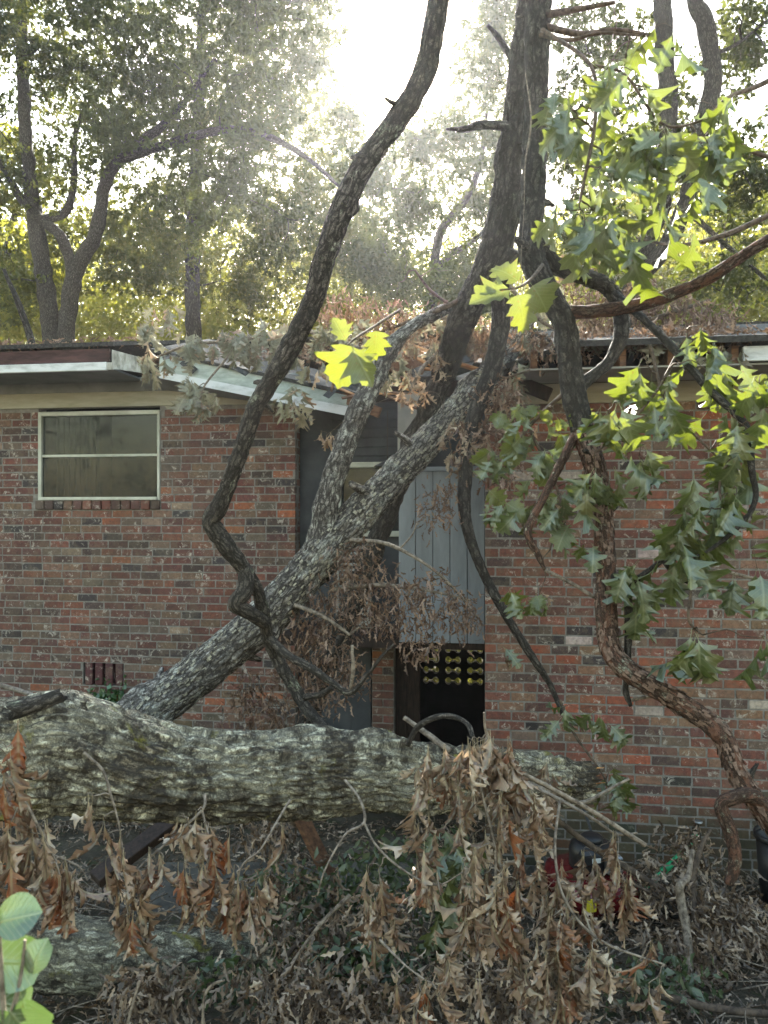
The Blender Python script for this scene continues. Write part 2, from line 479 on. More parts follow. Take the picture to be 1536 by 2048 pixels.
M['leaf_green'] = mat_leaf('leaf_green', [(0.0, (0.045, 0.062, 0.018)), (0.5, (0.07, 0.092, 0.026)), (0.85, (0.1, 0.12, 0.035)), (1.0, (0.14, 0.125, 0.035))], (0.15, 0.185, 0.01), 0.36, 0.09, 0.45, spots=(0.12, 0.06, 0.02))
M['leaf_yellow'] = mat_leaf('leaf_yellow', [(0.0, (0.085, 0.105, 0.025)), (1.0, (0.13, 0.14, 0.035))], (0.17, 0.19, 0.012), 0.42, 0.05, 0.45, spots=(0.2, 0.09, 0.02))
M['leaf_dead'] = mat_leaf('leaf_dead', [(0.0, (0.13, 0.065, 0.04)), (0.3, (0.26, 0.155, 0.1)), (0.7, (0.4, 0.275, 0.19)), (0.95, (0.5, 0.385, 0.28)), (1.0, (0.3, 0.1, 0.045))], (0.3, 0.19, 0.1), 0.22, 0.06, 0.45)
M['leaf_rust'] = mat_leaf('leaf_rust', [(0.0, (0.17, 0.055, 0.03)), (1.0, (0.27, 0.1, 0.045))], (0.36, 0.1, 0.02), 0.28, 0.06, 0.4)
M['leaf_pale'] = mat_leaf('leaf_pale_grey', [(0.0, (0.17, 0.165, 0.12)), (0.6, (0.3, 0.285, 0.215)), (1.0, (0.22, 0.17, 0.115))], (0.22, 0.2, 0.11), 0.25, 0.04, 0.5)
M['leaf_shrub'] = mat_leaf('leaf_shrub', [(0.0, (0.045, 0.085, 0.022)), (1.0, (0.075, 0.12, 0.035))], (0.08, 0.13, 0.03), 0.25, 0.1, 0.35, spots=(0.1, 0.09, 0.02))
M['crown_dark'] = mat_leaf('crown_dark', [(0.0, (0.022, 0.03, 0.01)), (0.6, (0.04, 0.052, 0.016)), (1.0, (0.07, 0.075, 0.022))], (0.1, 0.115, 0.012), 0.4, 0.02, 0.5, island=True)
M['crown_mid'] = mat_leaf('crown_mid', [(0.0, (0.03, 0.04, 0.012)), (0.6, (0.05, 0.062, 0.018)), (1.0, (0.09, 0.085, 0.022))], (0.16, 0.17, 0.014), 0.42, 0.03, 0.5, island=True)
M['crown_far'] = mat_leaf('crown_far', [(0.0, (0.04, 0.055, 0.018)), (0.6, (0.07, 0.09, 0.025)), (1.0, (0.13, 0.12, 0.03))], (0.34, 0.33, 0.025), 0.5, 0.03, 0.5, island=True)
M['litter'] = mat_leaf('litter', [(0.0, (0.045, 0.028, 0.02)), (0.5, (0.14, 0.095, 0.065)), (0.85, (0.28, 0.2, 0.14)), (1.0, (0.44, 0.34, 0.25))], (0.2, 0.12, 0.05), 0.2, 0.04, 0.5, island=True)
M['litter_rust'] = mat_leaf('litter_rust', [(0.0, (0.06, 0.032, 0.022)), (0.6, (0.15, 0.085, 0.058)), (1.0, (0.32, 0.21, 0.145))], (0.2, 0.11, 0.05), 0.22, 0.04, 0.5, island=True)
M['ivy'] = mat_leaf('ivy', [(0.0, (0.02, 0.06, 0.02)), (1.0, (0.05, 0.12, 0.04))], (0.1, 0.25, 0.03), 0.35, 0.08, 0.4, island=True)

M['brick'] = mat_brick('brick_single', 'obj')
M['brick_stuff'] = mat_brick('brick_joined', 'attr')
M['mortar'] = mat_noise('mortar', (0.115, 0.106, 0.095), (0.195, 0.18, 0.163), 20, 0.95, 0.6, 0.004)
M['frieze'] = mat_noise('painted_board_beige', (0.24, 0.225, 0.17), (0.33, 0.31, 0.25), 3, 0.6, 0.15, 0.002, (1, 6, 6))
M['soffit'] = mat_noise('soffit_paint', (0.2, 0.19, 0.17), (0.28, 0.265, 0.23), 4, 0.7, 0.2, 0.002)
M['soffit_grey'] = mat_noise('soffit_grey', (0.15, 0.16, 0.16), (0.21, 0.22, 0.215), 4, 0.7, 0.2, 0.002)
M['fascia_white'] = mat_noise('fascia_white', (0.27, 0.27, 0.26), (0.52, 0.52, 0.52), 5, 0.55, 0.2, 0.002, (1, 4, 3), contrast=(0.28, 0.5))
M['fascia_green'] = mat_noise('fascia_pale_green', (0.22, 0.245, 0.215), (0.38, 0.41, 0.37), 6, 0.6, 0.3, 0.002, (1, 4, 3))
M['maroon'] = mat_noise('maroon_board', (0.03, 0.014, 0.014), (0.075, 0.034, 0.032), 5, 0.7, 0.3, 0.003, (1, 5, 5))
M['old_wood'] = mat_noise('old_grey_wood', (0.2, 0.19, 0.16), (0.45, 0.43, 0.38), 10, 0.85, 0.6, 0.004, (4, 1, 1))
M['brown_wood'] = mat_noise('brown_wood', (0.06, 0.03, 0.018), (0.17, 0.09, 0.05), 7, 0.8, 0.5, 0.003, (1, 6, 6))
M['roof'] = mat_noise('asphalt_roof', (0.02, 0.02, 0.02), (0.07, 0.065, 0.06), 40, 0.95, 0.8, 0.006)
M['dark_wood'] = mat_noise('black_brown_wood', (0.01, 0.007, 0.006), (0.035, 0.022, 0.017), 10, 0.75, 0.6, 0.004, (6, 6, 1))
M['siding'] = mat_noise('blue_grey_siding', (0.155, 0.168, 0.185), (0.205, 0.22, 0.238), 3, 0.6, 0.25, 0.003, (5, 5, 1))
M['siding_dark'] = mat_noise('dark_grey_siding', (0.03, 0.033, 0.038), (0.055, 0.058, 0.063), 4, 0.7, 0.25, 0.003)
M['window_frame'] = mat_noise('window_frame', (0.3, 0.3, 0.25), (0.44, 0.44, 0.38), 6, 0.5, 0.15, 0.002)
M['screen_black'] = mat_noise('black_block', (0.008, 0.008, 0.01), (0.018, 0.018, 0.02), 8, 0.8, 0.3, 0.003)
M['glass'] = mat_glass('window_glass')
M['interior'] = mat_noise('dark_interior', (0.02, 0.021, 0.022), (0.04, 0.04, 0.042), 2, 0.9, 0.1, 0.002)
M['curtain'] = mat_noise('curtain', (0.05, 0.053, 0.048), (0.09, 0.093, 0.085), 3, 0.9, 0.3, 0.01, (8, 1, 1))
M['red_paint'] = mat_noise('red_enamel', (0.07, 0.006, 0.008), (0.13, 0.008, 0.011), 3, 0.25, 0.05, 0.001, spec=0.5)
M['black_plastic'] = mat_noise('black_plastic', (0.008, 0.008, 0.009), (0.02, 0.02, 0.021), 6, 0.45, 0.2, 0.001, spec=0.4)
M['rubber'] = mat_noise('rubber', (0.012, 0.012, 0.012), (0.03, 0.03, 0.028), 20, 0.8, 0.4, 0.002)
M['white_plastic'] = mat_noise('white_plastic', (0.42, 0.42, 0.4), (0.62, 0.62, 0.6), 6, 0.5, 0.1, 0.001)
M['steel'] = mat_noise('worn_steel', (0.16, 0.16, 0.16), (0.35, 0.35, 0.34), 12, 0.4, 0.2, 0.001, metal=0.7)
M['hose'] = mat_noise('green_hose', (0.01, 0.13, 0.05), (0.02, 0.28, 0.11), 25, 0.45, 0.3, 0.002, spec=0.4)
M['yellow_label'] = mat_noise('yellow_label', (0.5, 0.4, 0.02), (0.6, 0.5, 0.04), 4, 0.5)
M['concrete'] = mat_noise('concrete', (0.04, 0.036, 0.03), (0.09, 0.082, 0.068), 6, 0.9, 0.5, 0.005)
M['lantern'] = mat_noise('bronze_lantern', (0.02, 0.018, 0.015), (0.07, 0.06, 0.05), 10, 0.5, 0.3, 0.002, metal=0.4)
M['lantern_glass'] = mat_noise('amber_frosted_glass', (0.14, 0.1, 0.06), (0.24, 0.18, 0.11), 5, 0.3, 0.1, 0.002)

def mat_ground():
    m, nt = new_mat('ground_soil')
    w = worldpos(nt)
    n = noise(nt, w, 2.2, 6, 0.65); n2 = noise(nt, w, 40, 5, 0.7); n3 = noise(nt, w, 8, 4)
    c = ramp(nt, [(0.3, (0.05, 0.042, 0.03)), (0.55, (0.105, 0.088, 0.064)), (0.75, (0.17, 0.15, 0.115))], n)
    c = mixc(nt, ramp(nt, [(0.4, 0.6), (0.62, 0.0)], n2), c, (0.03, 0.026, 0.018))
    c = mixc(nt, ramp(nt, [(0.56, 0.0), (0.7, 0.6)], n3), c, (0.045, 0.06, 0.022))
    finish(nt, c, 0.97, n2, 0.9, 0.03, 0.1)
    return m
M['ground'] = mat_ground()

# ------------------------------------------------------------------ ground
def gz(x, y):
    b = np.interp(y, [-60, -4, 0, 3.5, 5.3, 7.0, 60, 400], [1.2, 0.35, -0.02, -0.74, -1.04, -1.08, -1.0, -1.0])
    return b
def ground():
    xs = np.concatenate([[-400, -150, -60, -30, -15], np.linspace(-8, 8, 161), [15, 30, 60, 150, 400]])
    ys = np.concatenate([[-400, -150, -60, -20, -8], np.linspace(-3, 12, 151), [20, 35, 60, 120, 400]])
    X, Y = np.meshgrid(xs, ys)
    q = np.stack([X.ravel(), Y.ravel(), np.zeros(X.size)], 1)
    Z = gz(X, Y).ravel() + (fbm(q * 1.7, 4) - 0.5) * 0.12 + (fbm(q * 9, 2) - 0.5) * 0.03
    V = np.stack([X.ravel(), Y.ravel(), Z], 1)
    nx = len(xs); i = np.arange(len(ys) - 1)[:, None] * nx; j = np.arange(nx - 1)[None]
    f = np.stack([i + j, i + j + 1, i + nx + j + 1, i + nx + j], 2).reshape(-1, 4)
    o = MB().add(V, f).build('ground', M['ground'])
    o['kind'] = 'structure'; o['label'] = 'bare soil yard sloping down to the brick house'; o['category'] = 'ground'
ground()

# ------------------------------------------------------------------ the house
TH = R(8.2)
HO = Vector((0.761, 5.84, 0.0))
house = thing('brick_house', 'red brick house with its roof crushed by the fallen tree', 'house', HO, rz=-TH)
WX = Vector((math.cos(TH), -math.sin(TH), 0)); WY = Vector((math.sin(TH), math.cos(TH), 0))
def hp(u, v, yl):
    """house-local X and Z where the view through a photograph position meets the plane local Y = yl"""
    d = Vector(((u - CU) / F, 1.0, -(v - CV) / F))
    t = (yl + HO.dot(WY)) / d.dot(WY)
    p = d * t
    return (p - HO).dot(WX), p.z + CAMZ
def H2W(x, y, z):
    return HO + WX * x + WY * y + Vector((0, 0, z))

YL, YR = 0.95, 0.0           # front faces of the two brick walls
BL, BH, J = 0.200, 0.072, 0.011
XC = -1.72                   # corner of the left wall
wx0, wz1 = hp(77, 822, YL); wx1, wz0 = hp(320, 1000, YL)
wz1 = max(wz1, 2.58)
vx0, vz1 = hp(166, 1323, YL); vx1, vz0 = hp(247, 1372, YL)
PAL_L = [((0.12, 0.055, 0.042), 6), ((0.1, 0.052, 0.042), 5), ((0.065, 0.048, 0.04), 2.2), ((0.155, 0.066, 0.044), 5), ((0.15, 0.102, 0.066), 3.2), ((0.27, 0.1, 0.045), .7), ((0.042, 0.04, 0.04), 1.2), ((0.11, 0.092, 0.07), 1.2), ((0.22, 0.17, 0.12), .35)]
PAL_L = [((c[0] * .95, c[1] * .86, c[2] * .9), w) for c, w in PAL_L]
PAL_R = [((0.15, 0.064, 0.046), 6), ((0.115, 0.056, 0.045), 4), ((0.185, 0.074, 0.048), 5), ((0.26, 0.085, 0.046), 1.6), ((0.07, 0.05, 0.042), 1.8), ((0.19, 0.118, 0.072), 2.4), ((0.036, 0.034, 0.035), .7), ((0.36, 0.32, 0.27), .3), ((0.14, 0.105, 0.078), 1.4)]
PAL_R = [((c[0] * .95, c[1] * .86, c[2] * .9), w) for c, w in PAL_R]
rb = random.Random(5)
def pick(pal):
    c = rb.choices([p[0] for p in pal], [p[1] for p in pal])[0]
    k = rb.uniform(0.8, 1.2)
    return tuple(max(0.01, x * k * rb.uniform(0.94, 1.06)) for x in c)

def brick_mesh(L, i):
    b = MB()
    b.box(0, L, 0, 0.06, 0, BH - J, 0.0035, 0.0013)
    return b.mesh('brick', smooth=False)
BRICKS = [brick_mesh(BL - J, i) for i in range(6)]
for me in BRICKS: me.materials.append(M['brick'])

def lay(parent, x0, x1, z0, z1, yf, holes, pal, seen, nmax):
    """running bond; returns nothing: the bricks that show largest become objects, the rest one joined part"""
    rows = int((z1 - z0) / BH)
    allb = []
    for r in range(rows):
        z = z0 + r * BH
        x = x0 - (BL / 2 if r % 2 else 0) + rb.uniform(-0.012, 0.012)
        while x < x1:
            Lb = BL * (rb.uniform(.96, 1.04) if rb.random() > .07 else .52)
            a, b = max(x, x0), min(x + Lb - J, x1)
            x += Lb
            segs = [(a, b)]
            for hx0, hx1, hz0, hz1 in holes:
                if z + BH - J > hz0 + 0.004 and z < hz1 - 0.004:
                    ns = []
                    for (p, q) in segs:
                        if q <= hx0 or p >= hx1: ns.append((p, q)); continue
                        if p < hx0 - 0.02: ns.append((p, hx0 - 0.006))
                        if q > hx1 + 0.02: ns.append((hx1 + 0.006, q))
                    segs = ns
            for (p, q) in segs:
                if q - p > 0.03: allb.append((p, q, z))
    def vis(b):
        return seen(*b)
    singles = [b for b in allb if vis(b)]
    singles.sort(key=lambda b: -((b[1] - b[0]) > BL * 0.9) * 10 - rb.random() * 0.01 + abs(b[2] - 1.0))
    singles = singles[:nmax]
    sset = set(singles)
    rest = MB()
    for b in allb:
        p, q, z = b
        c = pick(pal); dy = rb.uniform(-0.002, 0.0018); rz = rb.uniform(-0.008, 0.008)
        if b in sset:
            o = bpy.data.objects.new('brick', BRICKS[rb.randrange(6)])
            o.location = (p, yf + dy, z); o.scale = ((q - p) / (BL - J), 1, rb.uniform(0.96, 1.03)); o.rotation_euler = (0, rz, 0)
            o.color = (*c, 1)
            COL.objects.link(o); o.parent = parent
        else:
            rest.box(p, q, yf + dy, yf + 0.06 + dy, z, z + (BH - J) * rb.uniform(0.96, 1.03), 0.0035, 0.0013, col=c)
    if rest.n: rest.build('brick', M['brick_stuff'], parent, kind='stuff', smooth=False)

def wall_body(x0, x1, y0, y1, z0, z1, holes, name='wall'):
    b = MB()
    xs = sorted({x0, x1, *[h for q in holes for h in q[:2]]}); zs = sorted({z0, z1, *[h for q in holes for h in q[2:]]})
    xs = [x for x in xs if x0 <= x <= x1]; zs = [z for z in zs if z0 <= z <= z1]
    for i in range(len(xs) - 1):
        for k in range(len(zs) - 1):
            cx, cz = (xs[i] + xs[i + 1]) / 2, (zs[k] + zs[k + 1]) / 2
            if any(h[0] < cx < h[1] and h[2] < cz < h[3] for h in holes): continue
            b.box(xs[i], xs[i + 1], y0, y1, zs[k], zs[k + 1])
    return b.build(name, M['mortar'], house, smooth=False)

# left wall
sx0, sx1 = wx0 - 0.03, wx1 + 0.005
sill_z0 = -1.4 + round((wz0 - 0.105 + 1.4) / BH) * BH
vz0 = -1.4 + round((vz0 + 1.4) / BH) * BH; vz1 = vz0 + 3 * BH - J * .5
holesL = [(wx0, wx1, wz0, wz1 + 0.05), (vx0, vx1, vz0, vz1)]
wl = wall_body(-7.0, XC, YL + 0.0035, YL + 0.13, -1.4, 2.60, holesL)
wl['label'] = 'left brick wall with the window and the foundation vent'
lay(wl, -7.0, XC, -1.4, 2.60, YL, holesL + [(sx0, sx1, sill_z0, wz0)], PAL_L, lambda p, q, z: p > -4.75 and q < XC and 0.0 < z < 2.45, 300)
# return of the left wall, facing the entry
ret = MB(); ret.box(XC - 0.12, XC - 0.008, YL + 0.13, 2.2, -1.4, 2.6)
wr_ = ret.build('wall', M['mortar'], house, smooth=False)
rbm = MB()
for r in range(55):
    y = YL + (0.0 if r % 2 else 0.1)
    while y < 2.15:
        rbm.box(XC - 0.05, XC + rb.uniform(-0.002, 0.002), max(y, YL + 0.062), min(y + BL - J, 2.19), -1.4 + r * BH, -1.4 + r * BH + BH - J, 0.005, 0.001, col=pick(PAL_L)); y += BL
rbm.build('brick', M['brick_stuff'], wr_, kind='stuff', smooth=False)
# right wall
wr = wall_body(0.0, 6.5, YR + 0.0035, YR + 0.13, -1.4, 2.42, [])
wr['label'] = 'right brick wall nearer to the viewer'
lay(wr, 0.0, 6.5, -1.4, 2.42, YR, [], PAL_R, lambda p, q, z: q < 2.02 and -0.9 < z < 1.75, 300)
b = MB(); b.box(0.0, 0.12, 0.13, 2.2, -1.4, 2.42); b.build('wall', M['mortar'], house, smooth=False)

# window in the left wall
win = bpy.data.objects.new('window', None); COL.objects.link(win); win.parent = house
win['label'] = 'double pane sash window with a dull aluminium frame'
fw = 0.035; yw = YL - 0.012
b = MB(); wt = wz1 - 0.03
b.box(wx0, wx0 + fw, yw, yw + 0.07, wz0, wt, 0.004); b.box(wx1 - fw * .7, wx1, yw, yw + 0.07, wz0, wt, 0.004)
b.box(wx0 + fw, wx1 - fw * .7, yw + .002, yw + 0.07, wt - 0.04, wt, 0.004); b.box(wx0 + fw, wx1 - fw * .7, yw - .01, yw + 0.07, wz0, wz0 + 0.03, 0.004)
b.build('window_frame', M['window_frame'], win, smooth=False)
zm = hp(200, 911, YL)[1]
b = MB(); b.box(wx0 + fw, wx1 - fw * .7, yw + 0.01, yw + 0.05, zm - 0.012, zm + 0.012, 0.003); b.build('meeting_rail', M['window_frame'], win, smooth=False)
for z0, z1, dy in ((wz0 + .03, zm - .012, 0.025), (zm + .012, wt - .04, 0.035)):
    b = MB(); b.box(wx0 + fw, wx1 - fw * .7, yw + dy, yw + dy + 0.004, z0, z1); b.build('pane', M['glass'], win, smooth=False)
for i in range(13):
    w = (sx1 - sx0) / 13
    o = MB().box(sx0 + i * w + .005, sx0 + (i + 1) * w - .005, YL - 0.02, YL + 0.06, sill_z0, wz0 - 0.004, 0.006, 0.0015).build('sill_brick', M['brick'], win, smooth=False)
    o.color = (*pick(PAL_L), 1)
# the dark room behind the glass
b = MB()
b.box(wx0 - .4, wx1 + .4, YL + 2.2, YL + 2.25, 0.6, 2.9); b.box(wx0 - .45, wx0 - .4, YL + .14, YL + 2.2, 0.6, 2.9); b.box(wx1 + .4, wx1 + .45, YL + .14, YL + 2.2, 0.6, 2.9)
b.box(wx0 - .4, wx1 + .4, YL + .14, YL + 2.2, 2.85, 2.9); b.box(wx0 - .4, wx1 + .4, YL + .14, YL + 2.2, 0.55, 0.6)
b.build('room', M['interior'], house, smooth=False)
b = MB(); n = 40
xs = np.linspace(wx0 + .05, wx0 + .5, n); yy = YL + .22 + 0.025 * np.sin(np.arange(n) * 1.3)
V = np.vstack([np.stack([xs, yy, np.full(n, wz0 - .1)], 1), np.stack([xs, yy, np.full(n, wz1)], 1)])
b.add(V, [(i, i + 1, n + i + 1, n + i) for i in range(n - 1)]); b.build('curtain', M['curtain'], win)
# foundation vent
vent = bpy.data.objects.new('vent', None); COL.objects.link(vent); vent.parent = house
vent['label'] = 'foundation vent of four upright bricks low in the left wall'
b = MB(); b.box(vx0, vx1, YL + 0.12, YL + 0.13, vz0, vz1); b.build('recess_shade', M['screen_black'], vent, smooth=False)  # black sheet: the shade of the hollow behind the vent bricks, as colour
w = (vx1 - vx0) / 4
for i in range(4):
    o = MB().box(vx0 + i * w + .022, vx0 + (i + 1) * w - .008, YL - .004, YL + .09, vz0 + .002, vz1 - .002, 0.006, 0.001).build('vent_brick', M['brick'], vent, smooth=False)
    o.color = (0.07, 0.025, 0.028, 1)

# eave of the left wing: frieze boards, soffit, fascia, end board
lf = -7.0
b = MB(); b.box(lf, XC + .02, YL - 0.02, YL + .1, 2.585, 2.725, 0.004); b.build('frieze_board', M['frieze'], house, smooth=False)
b = MB(); b.box(lf, XC + .02, YL - 0.008, YL + .1, 2.728, 2.86, 0.004); b.build('frieze_board', M['soffit_grey'], house, smooth=False)
YF = YL - 0.60
xe, ze = hp(226, 738, YF)            # where the sound fascia stops
b = MB(); b.box(lf, xe, YF + .02, YL - 0.01, ze - .004, ze + .012); b.build('soffit', M['soffit_grey'], house, smooth=False)
zt = hp(100, 701, YF)[1]; zw = hp(100, 728, YF)[1]
b = MB(); b.box(lf, xe - .03, YF - .012, YF + .02, zw + .003, zt, 0.004); b.build('fascia', M['maroon'], house, smooth=False)['label'] = 'dark maroon eave board on the left wing'
b = MB(); b.box(lf, xe - .05, YF - .022, YF + .018, ze - .012, zw, 0.004); b.build('fascia_trim', M['fascia_white'], house, smooth=False)
b = MB(); b.box(xe - .048, xe + .0, YF - .02, YF + .018, ze - .01, zw - .004, 0.003); b.build('fascia_trim', M['old_wood'], house, smooth=False)
# weathered return board running back from the corner
xa, za = hp(226, 700, YF); xb, zb = hp(286, 716, YF + .22)
def quadboard(name, mat, pts, thick, nrm):
    """a flat board from four house-local corners, extruded along nrm"""
    v = [Vector(p) for p in pts]; n = Vector(nrm).normalized() * thick
    vv = [tuple(p) for p in v] + [tuple(p + n) for p in v]
    b = MB(); b.add(vv, [(0, 1, 2, 3), (7, 6, 5, 4), (0, 4, 5, 1), (1, 5, 6, 2), (2, 6, 7, 3), (3, 7, 4, 0)])
    return b.build(name, mat, house, smooth=False)
q = quadboard('end_board', M['old_wood'], [(xe, YF - .02, ze), (hp(288, 746, YF + .2)[0], YF + .2, hp(288, 746, YF + .2)[1]), (xb, YF + .22, zb), (xe, YF - .02, za)], 0.03, (0.2, 1, 0))
q['label'] = 'weathered grey board at the broken corner of the eave'
# broken eave sagging down to the right
def hl(u, v, y):
    x, z = hp(u, v, y); return (x, y, z)
Y0, Y1 = YF + .14, YF + .34
q = quadboard('fascia', M['fascia_green'], [hl(318, 742, Y0), hl(724, 818, Y1), hl(734, 800, Y1), hl(320, 706, Y0)], 0.025, (0, 1, 0.1))
q['label'] = 'broken pale green eave board sagging to the right'
quadboard('fascia_trim', M['fascia_white'], [hl(318, 756, Y0 - .015), hl(716, 836, Y1 - .015), hl(722, 818, Y1 - .015), hl(318, 741, Y0 - .015)], 0.035, (0, 1, 0.1))
quadboard('soffit', M['soffit_grey'], [hl(290, 748, Y0 + .03), hl(716, 834, Y1 + .03), (XC + .55, YL - .012, 2.52), (hp(290, 760, YL)[0], YL - .012, 2.75)], 0.015, (0, 0.1, 1))
quadboard('roof_deck', M['roof'], [hl(300, 704, Y0 - .02), hl(735, 797, Y1 - .02), (XC + .7, 2.6, 2.9), (xe, 2.6, 3.55)], 0.03, (0, -.2, 1))
# roof of the left wing
def slab(name, pts, t, mat): return quadboard(name, mat, pts, t, (0, -0.2, 1))
zr = zt + .015
slab('roof', [(lf - .2, YF - .04, zr), (xe + .02, YF - .04, zr), (xe + .02, 3.6, zr + 0.75), (lf - .2, 3.6, zr + 0.75)], 0.035, M['roof'])
slab('roof', [(lf - .2, 3.6, zr + .75), (6.5, 3.6, zr + .75), (6.5, 7.5, zr - .05), (lf - .2, 7.5, zr - .05)], 0.035, M['roof'])
# roof over the right wing
YG = YR - 0.60
zs_ = 2.555; zrr = 2.69
slab('roof', [(0.55, YG - .05, zrr), (6.6, YG - .05, zrr), (6.6, 3.6, zr + 0.72), (0.55, 3.6, zr + .72)], 0.04, M['roof'])
slab('roof_deck', [(-.15, YG + .55, zrr - .12), (0.54, YG - .05, zrr - .02), (0.54, 3.6, zr + .5), (-.4, 3.6, zr + .2)], 0.04, M['roof'])
b = MB(); b.box(0.25, 6.5, YG + .03, YR - .022, zs_, zs_ + .012); b.build('soffit', M['soffit'], house, smooth=False)
b = MB(); b.box(0.1, 6.5, YR - .02, YR + .1, 2.405, zs_ - .003, 0.004); b.build('frieze_board', M['frieze'], house, smooth=False)
xf = hp(1487, 700, YG)[0]
b = MB(); b.box(xf, 6.5, YG, YG + .028, zs_ + .02, 2.672, 0.004); b.build('fascia', M['fascia_white'], house, smooth=False)['label'] = 'white eave board left standing at the right end'
for i, u in enumerate((1062, 1150, 1240, 1338, 1466, 1600, 1750)):
    x = hp(u, 700, YG)[0]
    b = MB(); b.box(x, x + .045, YG + .03, 1.2, zs_ + .014, zrr - .006, 0.003, 0.002); b.build('rafter', M['brown_wood'], house, smooth=False)
b = MB(); b.box(0.3, 6.5, YG + .35, YG + .37, zs_ + .016, zrr + .05); b.build('void_shade', M['screen_black'], house, smooth=False)  # black strip added as painted shade for the open eave behind the rafters
# back wall high up, so that only the open ground floor lets light through
b = MB(); b.box(-7, 6.5, 6.9, 7.0, 1.5, 3.0); b.build('wall', M['mortar'], house, smooth=False)
b = MB(); b.box(-7.05, -6.95, YL + .1, 6.9, -1.3, 3.2); b.build('wall', M['mortar'], house, smooth=False)
b = MB(); b.box(6.5, 6.6, .1, 6.9, -1.3, 2.8); b.build('wall', M['mortar'], house, smooth=False)

# entry: boarded panel, floor, back wall with window, pier, plank door, pierced screen
YP = 0.32
px0 = hp(797, 1100, YP)[0]; px1 = -0.006
pz0 = hp(880, 1286, YP)[1]; pz1 = hp(880, 940, YP)[1]
nb = 5; w = (px1 - px0) / nb
pan = bpy.data.objects.new('panel', None); COL.objects.link(pan); pan.parent = house
pan['label'] = 'blue grey boarded panel between the entry and the right wall'
for i in range(nb):
    MB().box(px0 + i * w + .003, px0 + (i + 1) * w - .003, YP, YP + .03, pz0 + rb.uniform(-.001, .001), pz1 - .012, 0.003).build('board', M['siding'], pan, smooth=False)
b = MB(); b.box(px0, px1, YP + .031, YP + .05, pz0 + .01, pz1 - .014); b.build('backing', M['siding_dark'], pan, smooth=False)
b = MB(); b.box(-1.7, -.003, YP + .052, 2.4, pz0 - .06, pz0 + .03); b.build('floor_slab', M['dark_wood'], house, smooth=False)
YB = 1.12
bx0, bx1 = XC + .002, px0 + .1
ewx0, ewz1 = hp(684, 936, YB); ewx1, ewz0 = hp(812, 1062, YB)
wall_e = MB()
hole = (ewx0, ewx1, ewz0, ewz1)
xs = [bx0, ewx0, ewx1, -.01]; zs = [pz0, ewz0, ewz1, 2.72]
for i in range(3):
    for k in range(3):
        if not (i == 1 and k == 1) and xs[i + 1] > xs[i]: wall_e.box(xs[i], xs[i + 1], YB, YB + .08, zs[k], zs[k + 1])
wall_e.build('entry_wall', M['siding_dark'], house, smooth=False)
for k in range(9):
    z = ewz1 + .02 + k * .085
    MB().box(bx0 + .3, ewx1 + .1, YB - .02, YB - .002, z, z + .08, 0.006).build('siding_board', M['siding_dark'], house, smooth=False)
ew = bpy.data.objects.new('entry_window', None); COL.objects.link(ew); ew.parent = house
b = MB(); f = .05
b.box(ewx0 - f, ewx0, YB - .05, YB + .02, ewz0 - f, ewz1 + f, .004); b.box(ewx1, ewx1 + f, YB - .05, YB + .02, ewz0 - f, ewz1 + f, .004)
b.box(ewx0, ewx1, YB - .048, YB + .02, ewz1, ewz1 + f, .004); b.box(ewx0, ewx1, YB - .06, YB + .02, ewz0 - f, ewz0, .004)
b.build('window_frame', M['window_frame'], ew, smooth=False)
b = MB(); b.box(ewx0, ewx1, YB + .03, YB + .034, ewz0, ewz1); b.build('pane', M['glass'], ew, smooth=False)
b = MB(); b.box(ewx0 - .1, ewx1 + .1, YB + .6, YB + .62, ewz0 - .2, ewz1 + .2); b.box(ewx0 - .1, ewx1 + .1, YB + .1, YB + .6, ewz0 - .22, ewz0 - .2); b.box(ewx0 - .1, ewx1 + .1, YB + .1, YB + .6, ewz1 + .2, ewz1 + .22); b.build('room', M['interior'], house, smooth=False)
# upright beige board beside the entry window
x0 = hp(795, 900, .75)[0]; x1 = hp(852, 900, .75)[0]
b = MB(); b.box(x0, x1, .75, .79, hp(800, 932, .75)[1], 2.62, .004); b.build('entry_board', M['soffit'], house, smooth=False)
# ledge above the panel
b = MB(); b.box(px0 - .05, px1, YP - .03, YP - .002, pz1 - .01, pz1 + .025, .004); b.build('panel_ledge', M['siding'], house, smooth=False)
# louvred shutter left of the panel and its posts
lx0 = hp(672, 1200, 1.0)[0]; lx1 = hp(742, 1200, 1.0)[0]
sh = bpy.data.objects.new('shutter', None); COL.objects.link(sh); sh.parent = house
lz0, lz1 = hp(700, 1250, 1.0)[1], hp(700, 1085, 1.0)[1]
b = MB(); b.box(lx0, lx0 + .03, .98, 1.02, lz0, lz1, .003); b.box(lx1 - .03, lx1, .98, 1.02, lz0, lz1, .003); b.box(lx0 + .03, lx1 - .03, .982, 1.02, lz0, lz0 + .04, .003); b.build('shutter_frame', M['soffit'], sh, smooth=False)
for k in range(14):
    z = lz0 + .05 + k * .05
    if z < lz1 - .04:
        MB().beam((lx0 + .03, 1.0, z), (lx1 - .03, 1.0, z), .035, .008, (0, -.6, 1)).build('slat', M['soffit'], sh, smooth=False)
